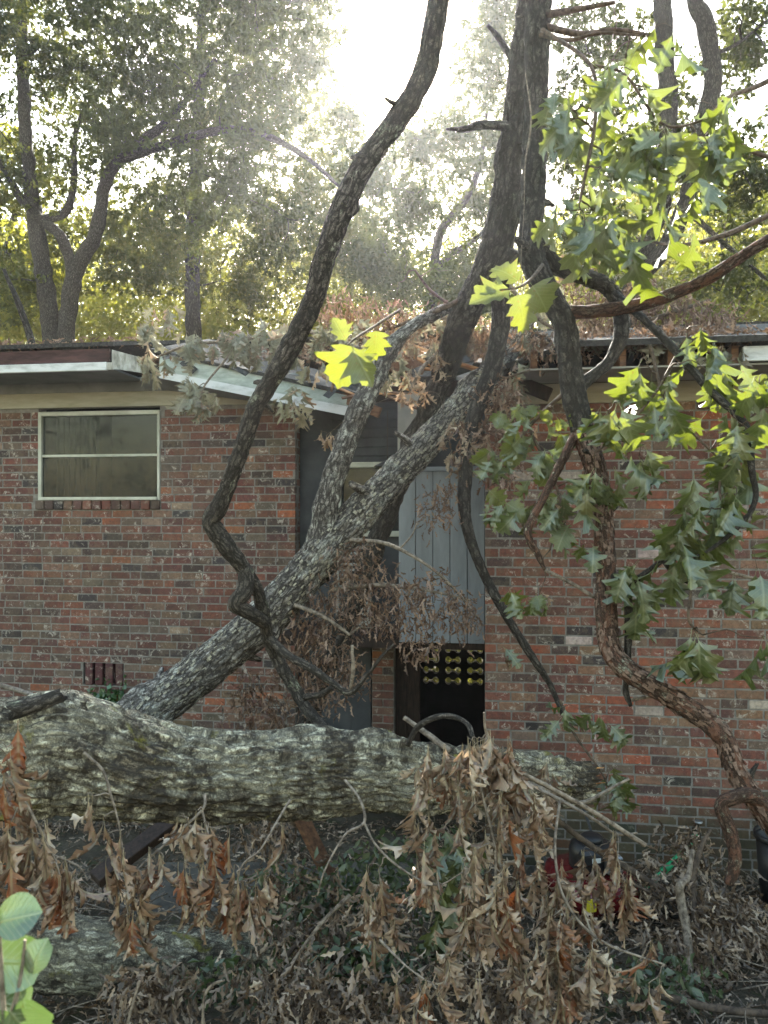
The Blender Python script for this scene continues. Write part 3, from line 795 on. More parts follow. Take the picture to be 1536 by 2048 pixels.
# blue grey post, brick pier, plank door
x0 = hp(704, 1350, 1.05)[0]; x1 = hp(742, 1350, 1.05)[0]
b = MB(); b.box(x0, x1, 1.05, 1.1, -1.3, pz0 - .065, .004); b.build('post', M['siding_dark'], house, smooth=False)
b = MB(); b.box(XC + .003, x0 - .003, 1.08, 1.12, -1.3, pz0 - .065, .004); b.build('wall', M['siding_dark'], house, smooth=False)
p0 = hp(744, 1400, 1.0)[0]; p1 = hp(788, 1400, 1.0)[0]
pier = MB().box(p0, p1, 1.008, 1.2, -1.3, pz0 - .065).build('pier', M['mortar'], house, smooth=False)
for r in range(25):
    z = -1.3 + r * BH
    if z + BH > pz0 - .06: break
    cuts = [p0, p1] if r % 2 else [p0, (p0 + p1) / 2, p1]
    for a, c in zip(cuts[:-1], cuts[1:]):
        o = MB().box(a + .003, c - .006, 1.0, 1.06, z, z + BH - J, .005, .001).build('brick', M['brick'], pier, smooth=False)
        o.color = (*pick(PAL_L), 1)
d0 = hp(789, 1400, 1.1)[0]; d1 = hp(840, 1400, 1.1)[0]
dr = bpy.data.objects.new('plank_door', None); COL.objects.link(dr); dr.parent = house
for i in range(2):
    w = (d1 - d0) / 2
    MB().box(d0 + i * w + .002, d0 + (i + 1) * w - .002, 1.1, 1.14, -1.3, pz0 - .065, .004).build('plank', M['dark_wood'], dr, smooth=False)
# pierced screen across the back of the open ground floor
YS = 2.3
scr = MB()
hx = [hp(u, 1325, YS)[0] for u in (862, 906, 950)]; hz = [hp(900, v, YS)[1] for v in (1299, 1320, 1341, 1362)]
hw, hh = 0.172, 0.082
cellx = [d0 - .6] + [(hx[0] - hw / 2 - .025), (hx[0] + hx[1]) / 2, (hx[1] + hx[2]) / 2, hx[2] + hw / 2 + .025, 0.4]
cellz = [-1.4, hz[3] - .055, (hz[3] + hz[2]) / 2, (hz[2] + hz[1]) / 2, (hz[1] + hz[0]) / 2, hz[0] + .055, pz0 + .1]
scrn = bpy.data.objects.new('pierced_screen', None); COL.objects.link(scrn); scrn.parent = house
scrn['label'] = 'black block screen pierced by rows of dumbbell shaped holes'
def dumbbell(cx, cz):
    """outline of one hole: two octagons joined by a narrow neck"""
    r, nk = hh / 2, hh * 0.16
    pts = []
    for k in range(-3, 4):
        a = math.pi / 4 * k + 0; pts.append((cx + hw / 2 - r + r * math.cos(a) * 1.02, cz + r * math.sin(a)))
    left = []
    for k in range(1, 8):
        a = math.pi / 4 * k; left.append((cx - hw / 2 + r + r * math.cos(a) * 1.02, cz + r * math.sin(a)))
    pts = [(x, z) for x, z in pts]
    pts[0] = (pts[0][0], cz - nk); pts[-1] = (pts[-1][0], cz + nk)
    left[0] = (left[0][0], cz + nk); left[-1] = (left[-1][0], cz - nk)
    r2 = [(cx + hw / 2 - r * 1.0 + r * math.cos(math.pi / 8 + math.pi / 4 * k), cz + r * math.sin(math.pi / 8 + math.pi / 4 * k)) for k in range(-4, 4)]
    l2 = [(2 * cx - x, z) for x, z in r2]
    rr = sorted([p for p in r2 if p[0] > cx + nk * 1.2 and not (abs(p[1] - cz) < nk * 2.5 and p[0] < cx + hw / 2 - r)], key=lambda p: math.atan2(p[1] - cz, p[0] - (cx + hw / 2 - r)))
    xn = cx + hw / 2 - r * 1.75
    right = [(xn, cz - nk)] + rr + [(xn, cz + nk)]
    leftp = [(2 * cx - x, z) for x, z in reversed(right)]
    return right + leftp
def block(x0, x1, z0, z1, ring):
    """a block with a hole: the outline is bridged to the block's edge"""
    n = len(ring); cx, cz = (x0 + x1) / 2, (z0 + z1) / 2
    out = []
    for (x, z) in ring:
        dx, dz = x - cx, z - cz
        t = min(((x1 - cx) / abs(dx)) if dx else 9e9, ((z1 - cz) / abs(dz)) if dz else 9e9)
        out.append((cx + dx * t, cz + dz * t))
    b = MB()
    V = []
    for y in (YS, YS + .09):
        V += [(x, y, z) for x, z in ring] + [(x, y, z) for x, z in out]
    f = []
    for i in range(n):
        j = (i + 1) % n
        f += [(i, n + i, n + j, j), (2 * n + i, 2 * n + j, 3 * n + j, 3 * n + i), (i, j, 2 * n + j, 2 * n + i)]
    b.add(V, f)
    # corner fillers
    return b
for a in range(3):
    for c in range(4):
        x0, x1 = cellx[a + 1], cellx[a + 2]; z1, z0 = sorted((cellz[4 - c], cellz[5 - c]))[::-1]
        block(x0 + .001, x1 - .001, z0 + .001, z1 - .001, dumbbell(hx[a], hz[c])).build('block', M['screen_black'], scrn, smooth=False)
b = MB()
b.box(cellx[0], cellx[1], YS, YS + .09, -1.4, cellz[-1]); b.box(cellx[4], cellx[5], YS, YS + .09, -1.4, cellz[-1])
b.box(cellx[1], cellx[4], YS, YS + .09, -1.4, cellz[1]); b.box(cellx[1], cellx[4], YS, YS + .09, cellz[5], cellz[6])
for zz in cellz[1:6]: b.box(cellx[1], cellx[4], YS + .002, YS + .088, zz - .014, zz + .014)
for xx in cellx[1:5]: b.box(xx - .022, xx + .022, YS + .003, YS + .087, cellz[1], cellz[5])
b.build('screen_frame', M['screen_black'], scrn, smooth=False)
b = MB(); b.box(d0 - .62, d0 - .5, 1.2, YS, -1.4, pz0 - .06); b.build('wall', M['screen_black'], house, smooth=False)
# broken rafters and sheathing in the crushed middle
for (a, c, w, h, m) in [(hl(645, 778, .75), hl(760, 826, .62), .04, .09, 'brown_wood'), (hl(690, 740, 1.0), hl(905, 722, .8), .05, .12, 'dark_wood'), (hl(780, 726, .6), hl(860, 735, .9), .03, .14, 'brown_wood'),
                        (hl(860, 712, .2), hl(985, 748, .1), .14, .025, 'wood_raw'), (hl(845, 705, .25), hl(905, 735, .15), .1, .02, 'wood_raw'), (hl(620, 800, 1.2), hl(1010, 770, .9), .05, .14, 'dark_wood'), (hl(985, 745, -.1), hl(1100, 790, -.2), .05, .1, 'dark_wood')]:
    b = MB(); b.beam(a, c, w, h); b.build('broken_rafter', M[m], house, smooth=False)
tg = random.Random(9)
for k in range(34):
    u, y = tg.uniform(300, 1050), tg.uniform(.2, 1.1)
    v = np.interp(u, [300, 730, 900, 1050], [700, 780, 735, 705]) + tg.uniform(-18, 14)
    p = Vector(hl(u, v, y)); dd = Vector((tg.uniform(-1, 1), tg.uniform(-.3, .3), tg.uniform(-.5, .4))).normalized()
    MB().beam(p, p + dd * tg.uniform(.07, .16), tg.uniform(.04, .09), .005, (tg.uniform(-.4, .4), -.7, .7), .001).build('shingle', M['roof'], house, smooth=False)
for k in range(16):
    u = tg.uniform(640, 1080); p = Vector(hl(u, np.interp(u, [640, 740, 900, 1080], [785, 800, 725, 765]) + tg.uniform(-12, 12), tg.uniform(.0, .8)))
    dd = Vector((tg.uniform(-1, 1), tg.uniform(-.6, .2), tg.uniform(-.4, .5))).normalized()
    MB().beam(p, p + dd * tg.uniform(.15, .45), tg.uniform(.01, .04), .012, (0, -.7, .7), .002).build('splintered_board', M[tg.choice(['wood_raw', 'brown_wood', 'brown_wood'])], house, smooth=False)
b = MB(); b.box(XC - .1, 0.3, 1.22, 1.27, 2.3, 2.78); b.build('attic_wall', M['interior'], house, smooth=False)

# ------------------------------------------------------------------ leaf shapes
OAK = [(0, .008), (.06, .03), (.13, .07), (.2, .22), (.25, .25), (.29, .11), (.36, .11), (.44, .34), (.51, .40), (.54, .17), (.62, .15), (.70, .33), (.77, .33), (.79, .13), (.86, .11), (.91, .17), (.94, .12), (1, .0)]
ROUND = [(0, .01), (.08, .14), (.2, .27), (.35, .35), (.5, .37), (.65, .34), (.8, .25), (.92, .12), (1, .0)]
MAPLE = [(0, .02), (.04, .2), (.1, .36), (.16, .2), (.22, .3), (.34, .5), (.42, .56), (.45, .36), (.52, .3), (.6, .36), (.68, .38), (.71, .22), (.8, .16), (.88, .17), (.92, .1), (1, .0)]
def leaf_mesh(name, outline, mat, rs, fold=0.3, bend=0.4, roll=0.0, twist=0.0, ruffle=0.03, wide=1.0, pet=0.16):
    """one leaf, length 1 along +X from the foot of its stalk; roll curls the edges in, bend droops the tip"""
    ph = rs.uniform(0, 6)
    V, LF = [], []
    cols = 5
    asym = rs.uniform(0.8, 1.2)
    jt = .25 if outline is ROUND else 1.0
    outline = [(t + (rs.uniform(-.012, .012) if 0 < t < 1 else 0), w * (1 + rs.uniform(-.28, .22) * jt)) for t, w in outline]
    for (t, w) in outline:
        for k in range(-2, 3):
            side = asym if k > 0 else 1.0
            s = k / 2.0; y = w * wide * s * side
            tt = t + (0.05 * abs(s) if 0.05 < t < .93 else 0) * (1 if w > .15 else -.3)
            V.append((tt, y)); LF.append((t, y, 0))
    V = np.array(V)
    t, y = V[:, 0], V[:, 1]
    z = np.abs(y) * fold + ruffle * np.sin(t * 9 + ph + np.sign(y) * 1.3) * np.abs(y) * 4
    if roll:
        a = y * roll * 3.0
        rr = 1 / (roll * 3.0)
        yy = rr * np.sin(a); z = z + rr * (1 - np.cos(a)); y = yy
    a = bend * t
    bx = np.where(abs(bend) > 1e-3, np.sin(a) / (bend + 1e-9), t); bz = -np.where(abs(bend) > 1e-3, (1 - np.cos(a)) / (bend + 1e-9), 0)
    X = bx + np.sin(a) * z; Z = bz + np.cos(a) * z
    tw = twist * t
    Y2 = y * np.cos(tw) - (Z - bz) * np.sin(tw); Z2 = bz + y * np.sin(tw) + (Z - bz) * np.cos(tw)
    blade = np.stack([X * (1 - pet) + pet, Y2, Z2], 1)
    n = len(outline)
    f4 = [(i * 5 + k, i * 5 + k + 1, (i + 1) * 5 + k + 1, (i + 1) * 5 + k) for i in range(n - 1) for k in range(4)]
    b = MB(); b.add(blade, f4)
    s = .006
    pv = [(0, -s, 0), (0, s, 0), (0, 0, s), (pet + .03, -s, 0), (pet + .03, s, 0), (pet + .03, 0, s)]
    b.add(pv, [(0, 1, 4, 3), (1, 2, 5, 4), (2, 0, 3, 5)])
    me = b.mesh(name)
    at = me.attributes.new('lf', 'FLOAT_VECTOR', 'POINT')
    at.data.foreach_set('vector', np.array(LF + [(0, 0, 0)] * 6, np.float32).ravel())
    me.materials.append(mat)
    return me
rs = random.Random(3)
LEAVES = {}
def fam(key, outline, mat, n, fold, bend, roll, twist, ruffle=.03, wide=(1, 1)):
    LEAVES[key] = [leaf_mesh('leaf', outline, M[mat], rs, rs.uniform(*fold), rs.uniform(*bend), rs.uniform(*roll), rs.uniform(*twist), ruffle, rs.uniform(*wide)) for _ in range(n)]
fam('green', OAK, 'leaf_green', 16, (.05, .7), (-.3, 1.5), (0.05, 1.1), (-.9, .9), .07, (.85, 1.3))
fam('yellow', MAPLE, 'leaf_yellow', 5, (.05, .35), (.0, .8), (0.01, .3), (-.4, .4), .03, (.9, 1.15))
fam('dead', OAK, 'leaf_dead', 26, (.3, 1.1), (-1.9, 2.2), (2.4, 5.5), (-3.4, 3.4), .08, (.32, .68))
fam('rust', OAK, 'leaf_rust', 5, (.1, .8), (-.6, 1.0), (1.0, 2.5), (-1.5, 1.5), .05, (.6, .9))
fam('pale', OAK, 'leaf_pale', 12, (.1, .8), (.0, 1.6), (.4, 1.8), (-1.2, 1.2), .07, (.8, 1.2))
fam('shrub', ROUND, 'leaf_shrub', 5, (.1, .3), (.2, .8), (.05, .3), (-.3, .3), .01, (.95, 1.15))

def rdir(rg):
    v = Vector((rg.gauss(0, 1), rg.gauss(0, 1), rg.gauss(0, 1)))
    return v.normalized()
def put_leaf(parent, base, pos, d, nrm, size, me):
    d = d.normalized()
    y = nrm.cross(d)
    if y.length < 1e-3: y = Vector((1, 0, 0)).cross(d)
    y.normalize(); z = d.cross(y)
    o = bpy.data.objects.new('leaf', me)
    o.matrix_basis = Matrix(((d.x * size, y.x * size, z.x * size, pos.x - base.x), (d.y * size, y.y * size, z.y * size, pos.y - base.y), (d.z * size, y.z * size, z.z * size, pos.z - base.z), (0, 0, 0, 1)))
    COL.objects.link(o); o.parent = parent
    return o

def grow(mains, nodes, r_tip=0.0025, sag=0.12, rg=random):
    """join every node to the nearest point grown so far; returns tubes (points, radii)"""
    ex = []
    for pts, rad in mains:
        c, r = catmull(pts, rad, 0.08)
        ex += [(*p, q) for p, q in zip(c, r)]
    E = np.array(ex)
    nodes = [Vector(n) for n in nodes]
    dist = [np.min(np.linalg.norm(E[:, :3] - np.array(n), axis=1)) for n in nodes]
    out = []
    for i in np.argsort(dist):
        n = nodes[i]
        D = np.linalg.norm(E[:, :3] - np.array(n), axis=1)
        k = int(np.argmin(D)); a = Vector(E[k, :3]); r0 = E[k, 3]; L = D[k]
        if L < 0.01: continue
        m1 = a.lerp(n, .35) + rdir(rg) * L * .12 + Vector((0, 0, L * sag)); m2 = a.lerp(n, .7) + rdir(rg) * L * .1 + Vector((0, 0, L * sag * .9))
        ra = min(r0 * .75, r_tip * 1.5 + L * .014); rb_ = min(ra, r_tip)
        out.append(([a, m1, m2, n], [ra, ra * .75 + rb_ * .25, ra * .4 + rb_ * .6, rb_]))
        E = np.vstack([E, [(*m1, ra * .8), (*m2, ra * .5 + rb_ * .5), (*n, rb_)]])
    return out

def spray(name, label, cat, mains, blobs, fams, size, hang, rg, group=None, twig='twig', per=4, main_mat=None, main_name='stem', rtip=.002, out_bias=.4, up=.1, sag=.12):
    """a leafy branch: stem, twigs and single leaves; blobs = (u, v, Z, ru px, rv px, rz m, leaves)"""
    base = Vector(mains[0][0][0])
    t = thing(name, label, cat, base, group)
    for pts, rad in mains:
        b = MB(); b.tube(pts, rad, 7, disp=max(rad) * .1, fr=(60, 20), seed=rg.random() * 9)
        b.build(main_name, M[main_mat or twig], t, base, bark=True)
    nodes, jobs = [], []
    for (u, v, Z, ru, rv, rz, nl) in blobs:
        c = P(u, v, Z); k = max(1, int(round(nl / per)))
        for q in range(k):
            d = rdir(rg) * (rg.random() ** .4)
            nn = c + Vector((d.x * ru / F * Z, d.y * rz, d.z * rv / F * Z))
            nodes.append(nn); jobs.append((nn, c, nl / k))
    b = MB()
    for pts, rad in grow(mains, nodes, rtip, sag, rg): b.tube(pts, rad, 5, step=.03)
    b.build('twigs', M[twig], t, base, bark=True, kind='stuff')
    for (nn, c, m) in jobs:
        cnt = int(m) + (rg.random() < m - int(m))
        for q in range(cnt):
            key = rg.choices([f[0] for f in fams], [f[1] for f in fams])[0]
            d = (rdir(rg) * (1 - hang) + Vector((0, 0, -hang)) + (nn - c).normalized() * out_bias * (1 - hang)).normalized()
            nrm = (rdir(rg) * .7 + Vector((0, -.6, .5)))
            put_leaf(t, base, nn + rdir(rg) * .006, d, nrm, rg.uniform(*size), rg.choice(LEAVES[key]))
    return t

# ------------------------------------------------------------------ loose leaf masses (numpy)
def leaf_mass(b, centers, sizes, hang=.3, flat=None, wid=.42, four=True):
    """adds one small folded leaf at each centre"""
    n = len(centers)
    d = RNG.normal(size=(n, 3)); d[:, 2] -= hang * 2
    if flat is not None: d[:, 2] *= flat
    d /= np.linalg.norm(d, axis=1)[:, None]
    r = RNG.normal(size=(n, 3))
    if flat is not None: r = np.array([0, 0, 1.0]) + r * .45
    s = np.cross(d, r); s /= np.linalg.norm(s, axis=1)[:, None] + 1e-9
    nn = np.cross(s, d)
    L = np.asarray(sizes)[:, None]
    c = np.asarray(centers)
    fold = (RNG.random((n, 1)) * .3)
    w = wid * .5 * (0.7 + .6 * RNG.random((n, 1)))
    p0 = c; p2 = c + d * L + nn * L * RNG.uniform(-.25, .25, (n, 1))
    p1 = c + d * L * .5 + s * L * w + nn * L * fold; p3 = c + d * L * .5 - s * L * w + nn * L * fold
    V = np.stack([p0, p1, p2, p3], 1).reshape(-1, 3)
    i = np.arange(n) * 4
    b.add(V, None, np.vstack([np.stack([i, i + 1, i + 2], 1), np.stack([i, i + 2, i + 3], 1)]))

def curl_mass(b, centers, sizes, hang=.6, flat=False):
    """adds small curled lobed dead leaves: a bent strip of 4 by 2 quads with toothed edges"""
    n = len(centers)
    d = RNG.normal(size=(n, 3)); d[:, 2] -= hang * 2.5
    if flat: d[:, 2] *= .35
    d /= np.linalg.norm(d, axis=1)[:, None]
    r = RNG.normal(size=(n, 3))
    if flat: r = np.array([0, 0, 1.]) + r * .7
    s = np.cross(d, r); s /= np.linalg.norm(s, axis=1)[:, None] + 1e-9
    nn = np.cross(s, d)
    L = np.asarray(sizes)[:, None]; c = np.asarray(centers)
    bend = RNG.uniform(-1.5, 1.5, (n, 1)); cup = RNG.uniform(.3, 1.6, (n, 1)); tw = RNG.uniform(-2.2, 2.2, (n, 1))
    rows = [(0, .015), (.18, .11), (.3, .05), (.48, .17), (.62, .05), (.78, .11), (1, .0)]
    P_ = []
    for t, w in rows:
        a = bend * t
        ctr = c + d * L * t * (1 - .15 * np.abs(bend) * t) + nn * L * (-bend * t * t * .45)
        ca, sa = np.cos(tw * t), np.sin(tw * t)
        s2 = s * ca + nn * sa; n2 = -s * sa + nn * ca
        wj = w * RNG.uniform(.7, 1.2, (n, 1))
        P_ += [ctr - s2 * L * wj + n2 * L * wj * cup, ctr, ctr + s2 * L * wj + n2 * L * wj * cup]
    k = len(P_)
    V = np.stack(P_, 1).reshape(-1, 3)
    i = np.arange(n)[:, None] * k
    f = np.array([(q * 3 + e, q * 3 + e + 1, q * 3 + e + 4, q * 3 + e + 3) for q in range(len(rows) - 1) for e in (0, 1)])
    b.add(V, (i[:, :, None] + f[None]).reshape(-1, 4))

# ------------------------------------------------------------------ background trees
def blob_pts(u, v, Z, ru, rv, rz, n):
    d = RNG.normal(size=(n, 3)); d /= np.linalg.norm(d, axis=1)[:, None]
    d *= (RNG.random(n) ** .45)[:, None]
    c = np.array(P(u, v, Z))
    return c + d * np.array([ru / F * Z, rz, rv / F * Z])
def tree(name, label, trunks, regions, mat, lsize, group=None, bark='bark_far', cat='tree', clump=(.35, .7), per=170, k=1.7):
    """trunks: [(list of (u, v, Z), list of radii in px)]; regions: (u, v, Z, ru, rv, rz, clumps)"""
    trunks = [([(u, v, Z * k) for u, v, Z in pts], rad) for pts, rad in trunks]
    regions = [(u, v, Z * k, ru, rv, rz * k, n) for u, v, Z, ru, rv, rz, n in regions]
    lsize *= k; clump = (clump[0] * k, clump[1] * k)
    ms = [(PP(pts), [r / F * p[2] for r, p in zip(rad, pts)]) for pts, rad in trunks]
    base = Vector(ms[0][0][0]); base.z = -1.0
    t = thing(name, label, cat, base, group)
    ms[0] = ([base] + ms[0][0], [ms[0][1][0] * 1.25] + ms[0][1])
    for k, (pts, rad) in enumerate(ms):
        b = MB(); b.tube(pts, rad, 14, step=max(rad) * .7, disp=max(rad) * .16, fr=(9, 3), bump=max(rad) * .15, seed=k * 3.1)
        b.build('trunk' if k == 0 else 'limb', M[bark], t, base, bark=True)
    nodes = []
    for rgn in regions: nodes += list(blob_pts(*rgn))
    rg = random.Random(len(nodes))
    b = MB()
    for pts, rad in grow(ms, nodes, .012, .05, rg): b.tube(pts, [max(r, .009) for r in rad], 5, step=.25)
    b.build('branches', M[bark], t, base, bark=True, kind='stuff')
    C, S = [], []
    for nn in nodes:
        m = int(per * RNG.uniform(.6, 1.4)); rad = RNG.uniform(*clump)
        d = RNG.normal(size=(m, 3)) * np.array([1, 1, .62]); d /= (np.linalg.norm(d, axis=1)[:, None] + .001)
        d *= (RNG.random(m) ** .6)[:, None] * rad
        sub = np.array(nn) + d[:max(3, m // 9)]
        pick_ = RNG.integers(0, len(sub), m)
        C.append(sub[pick_] + RNG.normal(size=(m, 3)) * lsize * .28); S.append(RNG.uniform(lsize * .7, lsize * 1.5, m))
    b = MB(); leaf_mass(b, np.vstack(C), np.concatenate(S), .3, wid=.5)
    o = b.build('crown', M[mat], t, base, kind='stuff')
    return t

tree('forked_oak', 'dark oak forking into two limbs behind the left roof', [
    ([(128, 800, 12), (130, 690, 12), (150, 545, 12), (190, 470, 12), (210, 370, 12), (240, 318, 12), (300, 272, 12), (360, 215, 12), (430, 120, 12)], [18, 17, 16, 13, 12, 11, 9, 6, 4]),
    ([(150, 550, 12), (122, 475, 12), (80, 438, 12), (40, 395, 12), (5, 330, 12), (-40, 260, 12)], [12, 11, 10, 8, 7, 5]),
    ([(82, 440, 12), (130, 425, 12.1), (147, 370, 12.2), (150, 280, 12.3), (170, 220, 12.4), (240, 140, 12.5)], [10, 8, 7, 5, 4, 3]),
    ([(240, 320, 12), (330, 290, 11.8), (450, 260, 11.6), (540, 275, 11.4), (620, 320, 11.3), (680, 375, 11.2)], [10, 9, 8, 7, 5, 3])],
    [(420, 120, 12, 240, 190, 1.6, 70), (330, 300, 12, 230, 120, 1.4, 42), (120, 30, 11, 200, 80, 1.4, 34), (500, 400, 12, 120, 130, 1.3, 26), (60, 250, 13, 90, 110, 1.2, 12), (560, 60, 11.5, 110, 120, 1.2, 26), (230, 240, 12, 60, 40, .8, 6)],
    'crown_dark', .066, bark='bark_dark', per=260, k=1.9)
tree('slender_oak', 'slender straight trunk at the far left behind the roof', [
    ([(108, 800, 13.5), (100, 640, 13.5), (76, 480, 13.5), (56, 320, 13.5), (46, 150, 13.5), (40, -60, 13.5)], [19, 18, 16, 13, 12, 9])],
    [(60, 90, 13.5, 130, 110, 1.2, 22), (60, 420, 14, 110, 110, 1.3, 20), (20, 560, 14, 90, 70, 1.3, 14), (260, 480, 14.5, 130, 90, 1.2, 20)], 'crown_mid', .07, bark='bark_dark', per=330)
tree('pale_oak', 'pale grey trunk in the haze behind the middle of the left roof', [
    ([(392, 820, 18), (385, 600, 18), (388, 450, 18), (394, 300, 18), (400, 150, 18), (408, -60, 18)], [16, 15, 15, 13, 11, 8]),
    ([(390, 450, 18), (360, 400, 18), (310, 370, 18)], [8, 6, 4]), ([(392, 440, 18), (450, 370, 18), (520, 330, 18)], [8, 6, 4])],
    [(400, 180, 18, 260, 170, 2.0, 50), (560, 480, 18, 150, 130, 2.0, 40), (330, 480, 18, 200, 110, 2.0, 38), (700, 520, 18, 110, 120, 1.6, 34), (640, 330, 18, 70, 120, 1.6, 18)], 'crown_mid', .08, per=380, clump=(.5, .9), k=1.6)
tree('young_oak', 'thin leaning young oak between the limb and the main trunk', [
    ([(850, 800, 14), (862, 620, 14), (880, 470, 14), (930, 400, 14), (960, 330, 14), (975, 220, 14)], [12, 11, 9, 8, 6, 4]),
    ([(872, 540, 14), (900, 510, 14), (960, 470, 14), (1000, 400, 14)], [7, 6, 5, 3])],
    [(820, 400, 14, 85, 90, 1.0, 26), (880, 570, 14, 130, 70, 1.1, 34), (950, 410, 14, 50, 110, 1.0, 15), (735, 330, 14, 60, 70, .8, 12), (760, 520, 14, 70, 90, 1.0, 22), (985, 100, 13, 50, 100, .8, 20), (940, 250, 14, 50, 80, .8, 14), (850, 290, 14, 50, 30, .6, 8), (690, 240, 14, 30, 50, .6, 6), (1010, 300, 14, 30, 120, .8, 12)], 'crown_dark', .075, per=230, clump=(.3, .55))
tree('twin_trunk_oak', 'dark bare twin trunks rising behind the right roof', [
    ([(1250, 760, 9.5), (1268, 560, 9.5), (1300, 470, 9.5), (1330, 380, 9.5), (1335, 200, 9.5), (1328, 60, 9.5), (1322, -60, 9.5), (1300, -500, 9.5)], [20, 20, 19, 19, 19, 18, 18, 12]),
    ([(1275, 555, 9.5), (1330, 495, 9.4), (1375, 400, 9.3), (1395, 290, 9.2), (1425, 170, 9.1), (1410, 50, 9.0), (1385, -60, 9), (1400, -500, 9)], [17, 17, 17, 18, 18, 17, 16, 10]),
    ([(1385, 430, 9.3), (1440, 480, 9.3), (1536, 560, 9.3), (1600, 590, 9.3)], [6, 5, 4, 3]), ([(1420, 110, 9.1), (1470, 90, 9.2), (1536, 40, 9.2)], [5, 4, 2])],
    [(1480, 330, 9.5, 90, 160, .8, 40), (1490, 70, 9.5, 80, 80, .8, 22), (1240, 300, 9.8, 80, 100, .8, 26), (1440, 560, 9.8, 110, 60, .9, 26), (1180, 480, 9.8, 80, 70, .8, 18), (1130, 300, 9.8, 30, 90, .6, 12), (1220, 70, 9.8, 90, 80, .8, 20), (1370, 250, 9.8, 50, 160, .6, 20), (1150, 100, 9.8, 30, 90, .6, 9)], 'crown_dark', .07, bark='bark_dark', per=95, clump=(.2, .45), k=1.35)
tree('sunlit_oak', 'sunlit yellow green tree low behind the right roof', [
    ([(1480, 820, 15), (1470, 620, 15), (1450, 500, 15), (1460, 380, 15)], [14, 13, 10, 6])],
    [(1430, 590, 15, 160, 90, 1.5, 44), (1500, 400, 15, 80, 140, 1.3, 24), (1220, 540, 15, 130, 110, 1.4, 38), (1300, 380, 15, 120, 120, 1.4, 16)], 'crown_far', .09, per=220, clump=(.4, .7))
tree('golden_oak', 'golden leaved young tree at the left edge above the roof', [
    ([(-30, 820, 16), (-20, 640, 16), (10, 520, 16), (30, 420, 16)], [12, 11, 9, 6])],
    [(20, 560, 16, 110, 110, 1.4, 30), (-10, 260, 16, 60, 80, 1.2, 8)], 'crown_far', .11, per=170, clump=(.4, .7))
b = MB(); b.tube(PP([(72, 735, 8.5), (62, 680, 8.5), (42, 620, 8.5), (30, 590, 8.5), (10, 545, 8.5)]), [.045, .04, .034, .03, .02], 10, disp=.006, fr=(40, 10), jag=.05)
tag(b.build('dead_snag', M['bark_dark'], None, tuple(P(72, 735, 8.5)), bark=True), 'bare dead snag standing behind the left roof edge', 'snag')
# distant woods: one mass
C, S = [], []
for k in range(900):
    u = RNG.uniform(-300, 1850); v = 430 + 310 * RNG.random() ** .7 + (60 if 650 < u < 1100 else 0); Z = RNG.uniform(32, 46)
    m = 150; C.append(np.array(P(u, v, Z)) + RNG.normal(size=(m, 3)) * np.array([1., 1., .7])); S.append(RNG.uniform(.2, .36, m))
for k in range(60):
    u = RNG.uniform(-400, 1900); v = RNG.uniform(700, 1060); Z = RNG.uniform(34, 46)
    m = 120; C.append(np.array(P(u, v, Z)) + RNG.normal(size=(m, 3)) * np.array([.9, .7, .6])); S.append(RNG.uniform(.2, .3, m))
b = MB(); leaf_mass(b, np.vstack(C), np.concatenate(S), .3)
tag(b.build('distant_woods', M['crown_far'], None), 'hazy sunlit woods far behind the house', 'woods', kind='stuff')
# shrubs behind the house, seen through the pierced screen
C = []
for k in range(50):
    c = H2W(RNG.uniform(-1.2, 1.8), RNG.uniform(4.0, 6.6), RNG.uniform(-1.0, .3)); C.append(np.array(c) + RNG.normal(size=(150, 3)) * .2)
C = np.vstack(C); b = MB(); leaf_mass(b, C, RNG.uniform(.07, .12, len(C)), .2)
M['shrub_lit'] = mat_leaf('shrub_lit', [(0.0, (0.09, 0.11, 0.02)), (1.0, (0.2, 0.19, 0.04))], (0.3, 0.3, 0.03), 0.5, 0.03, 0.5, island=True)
tag(b.build('sunlit_shrubs', M['shrub_lit'], None), 'sunlit shrubs seen through the pierced block screen', 'shrubs', kind='stuff')
# woods behind the viewer, mirrored in the window
C, S = [], []
for k in range(260):
    a = RNG.uniform(-1.2, 1.2); r = RNG.uniform(26, 40)
    c = np.array([math.sin(a) * r, -math.cos(a) * r, RNG.uniform(0, 11)]); m = 90
    C.append(c + RNG.normal(size=(m, 3)) * .9); S.append(RNG.uniform(.2, .4, m))
b = MB(); leaf_mass(b, np.vstack(C), np.concatenate(S), .3)
tag(b.build('woods', M['crown_mid'], None), 'woods across the yard mirrored in the window', 'woods', kind='stuff')

# ------------------------------------------------------------------ the fallen tree
def px(rad, pts): return [r / F * p[2] for r, p in zip(rad, pts)]
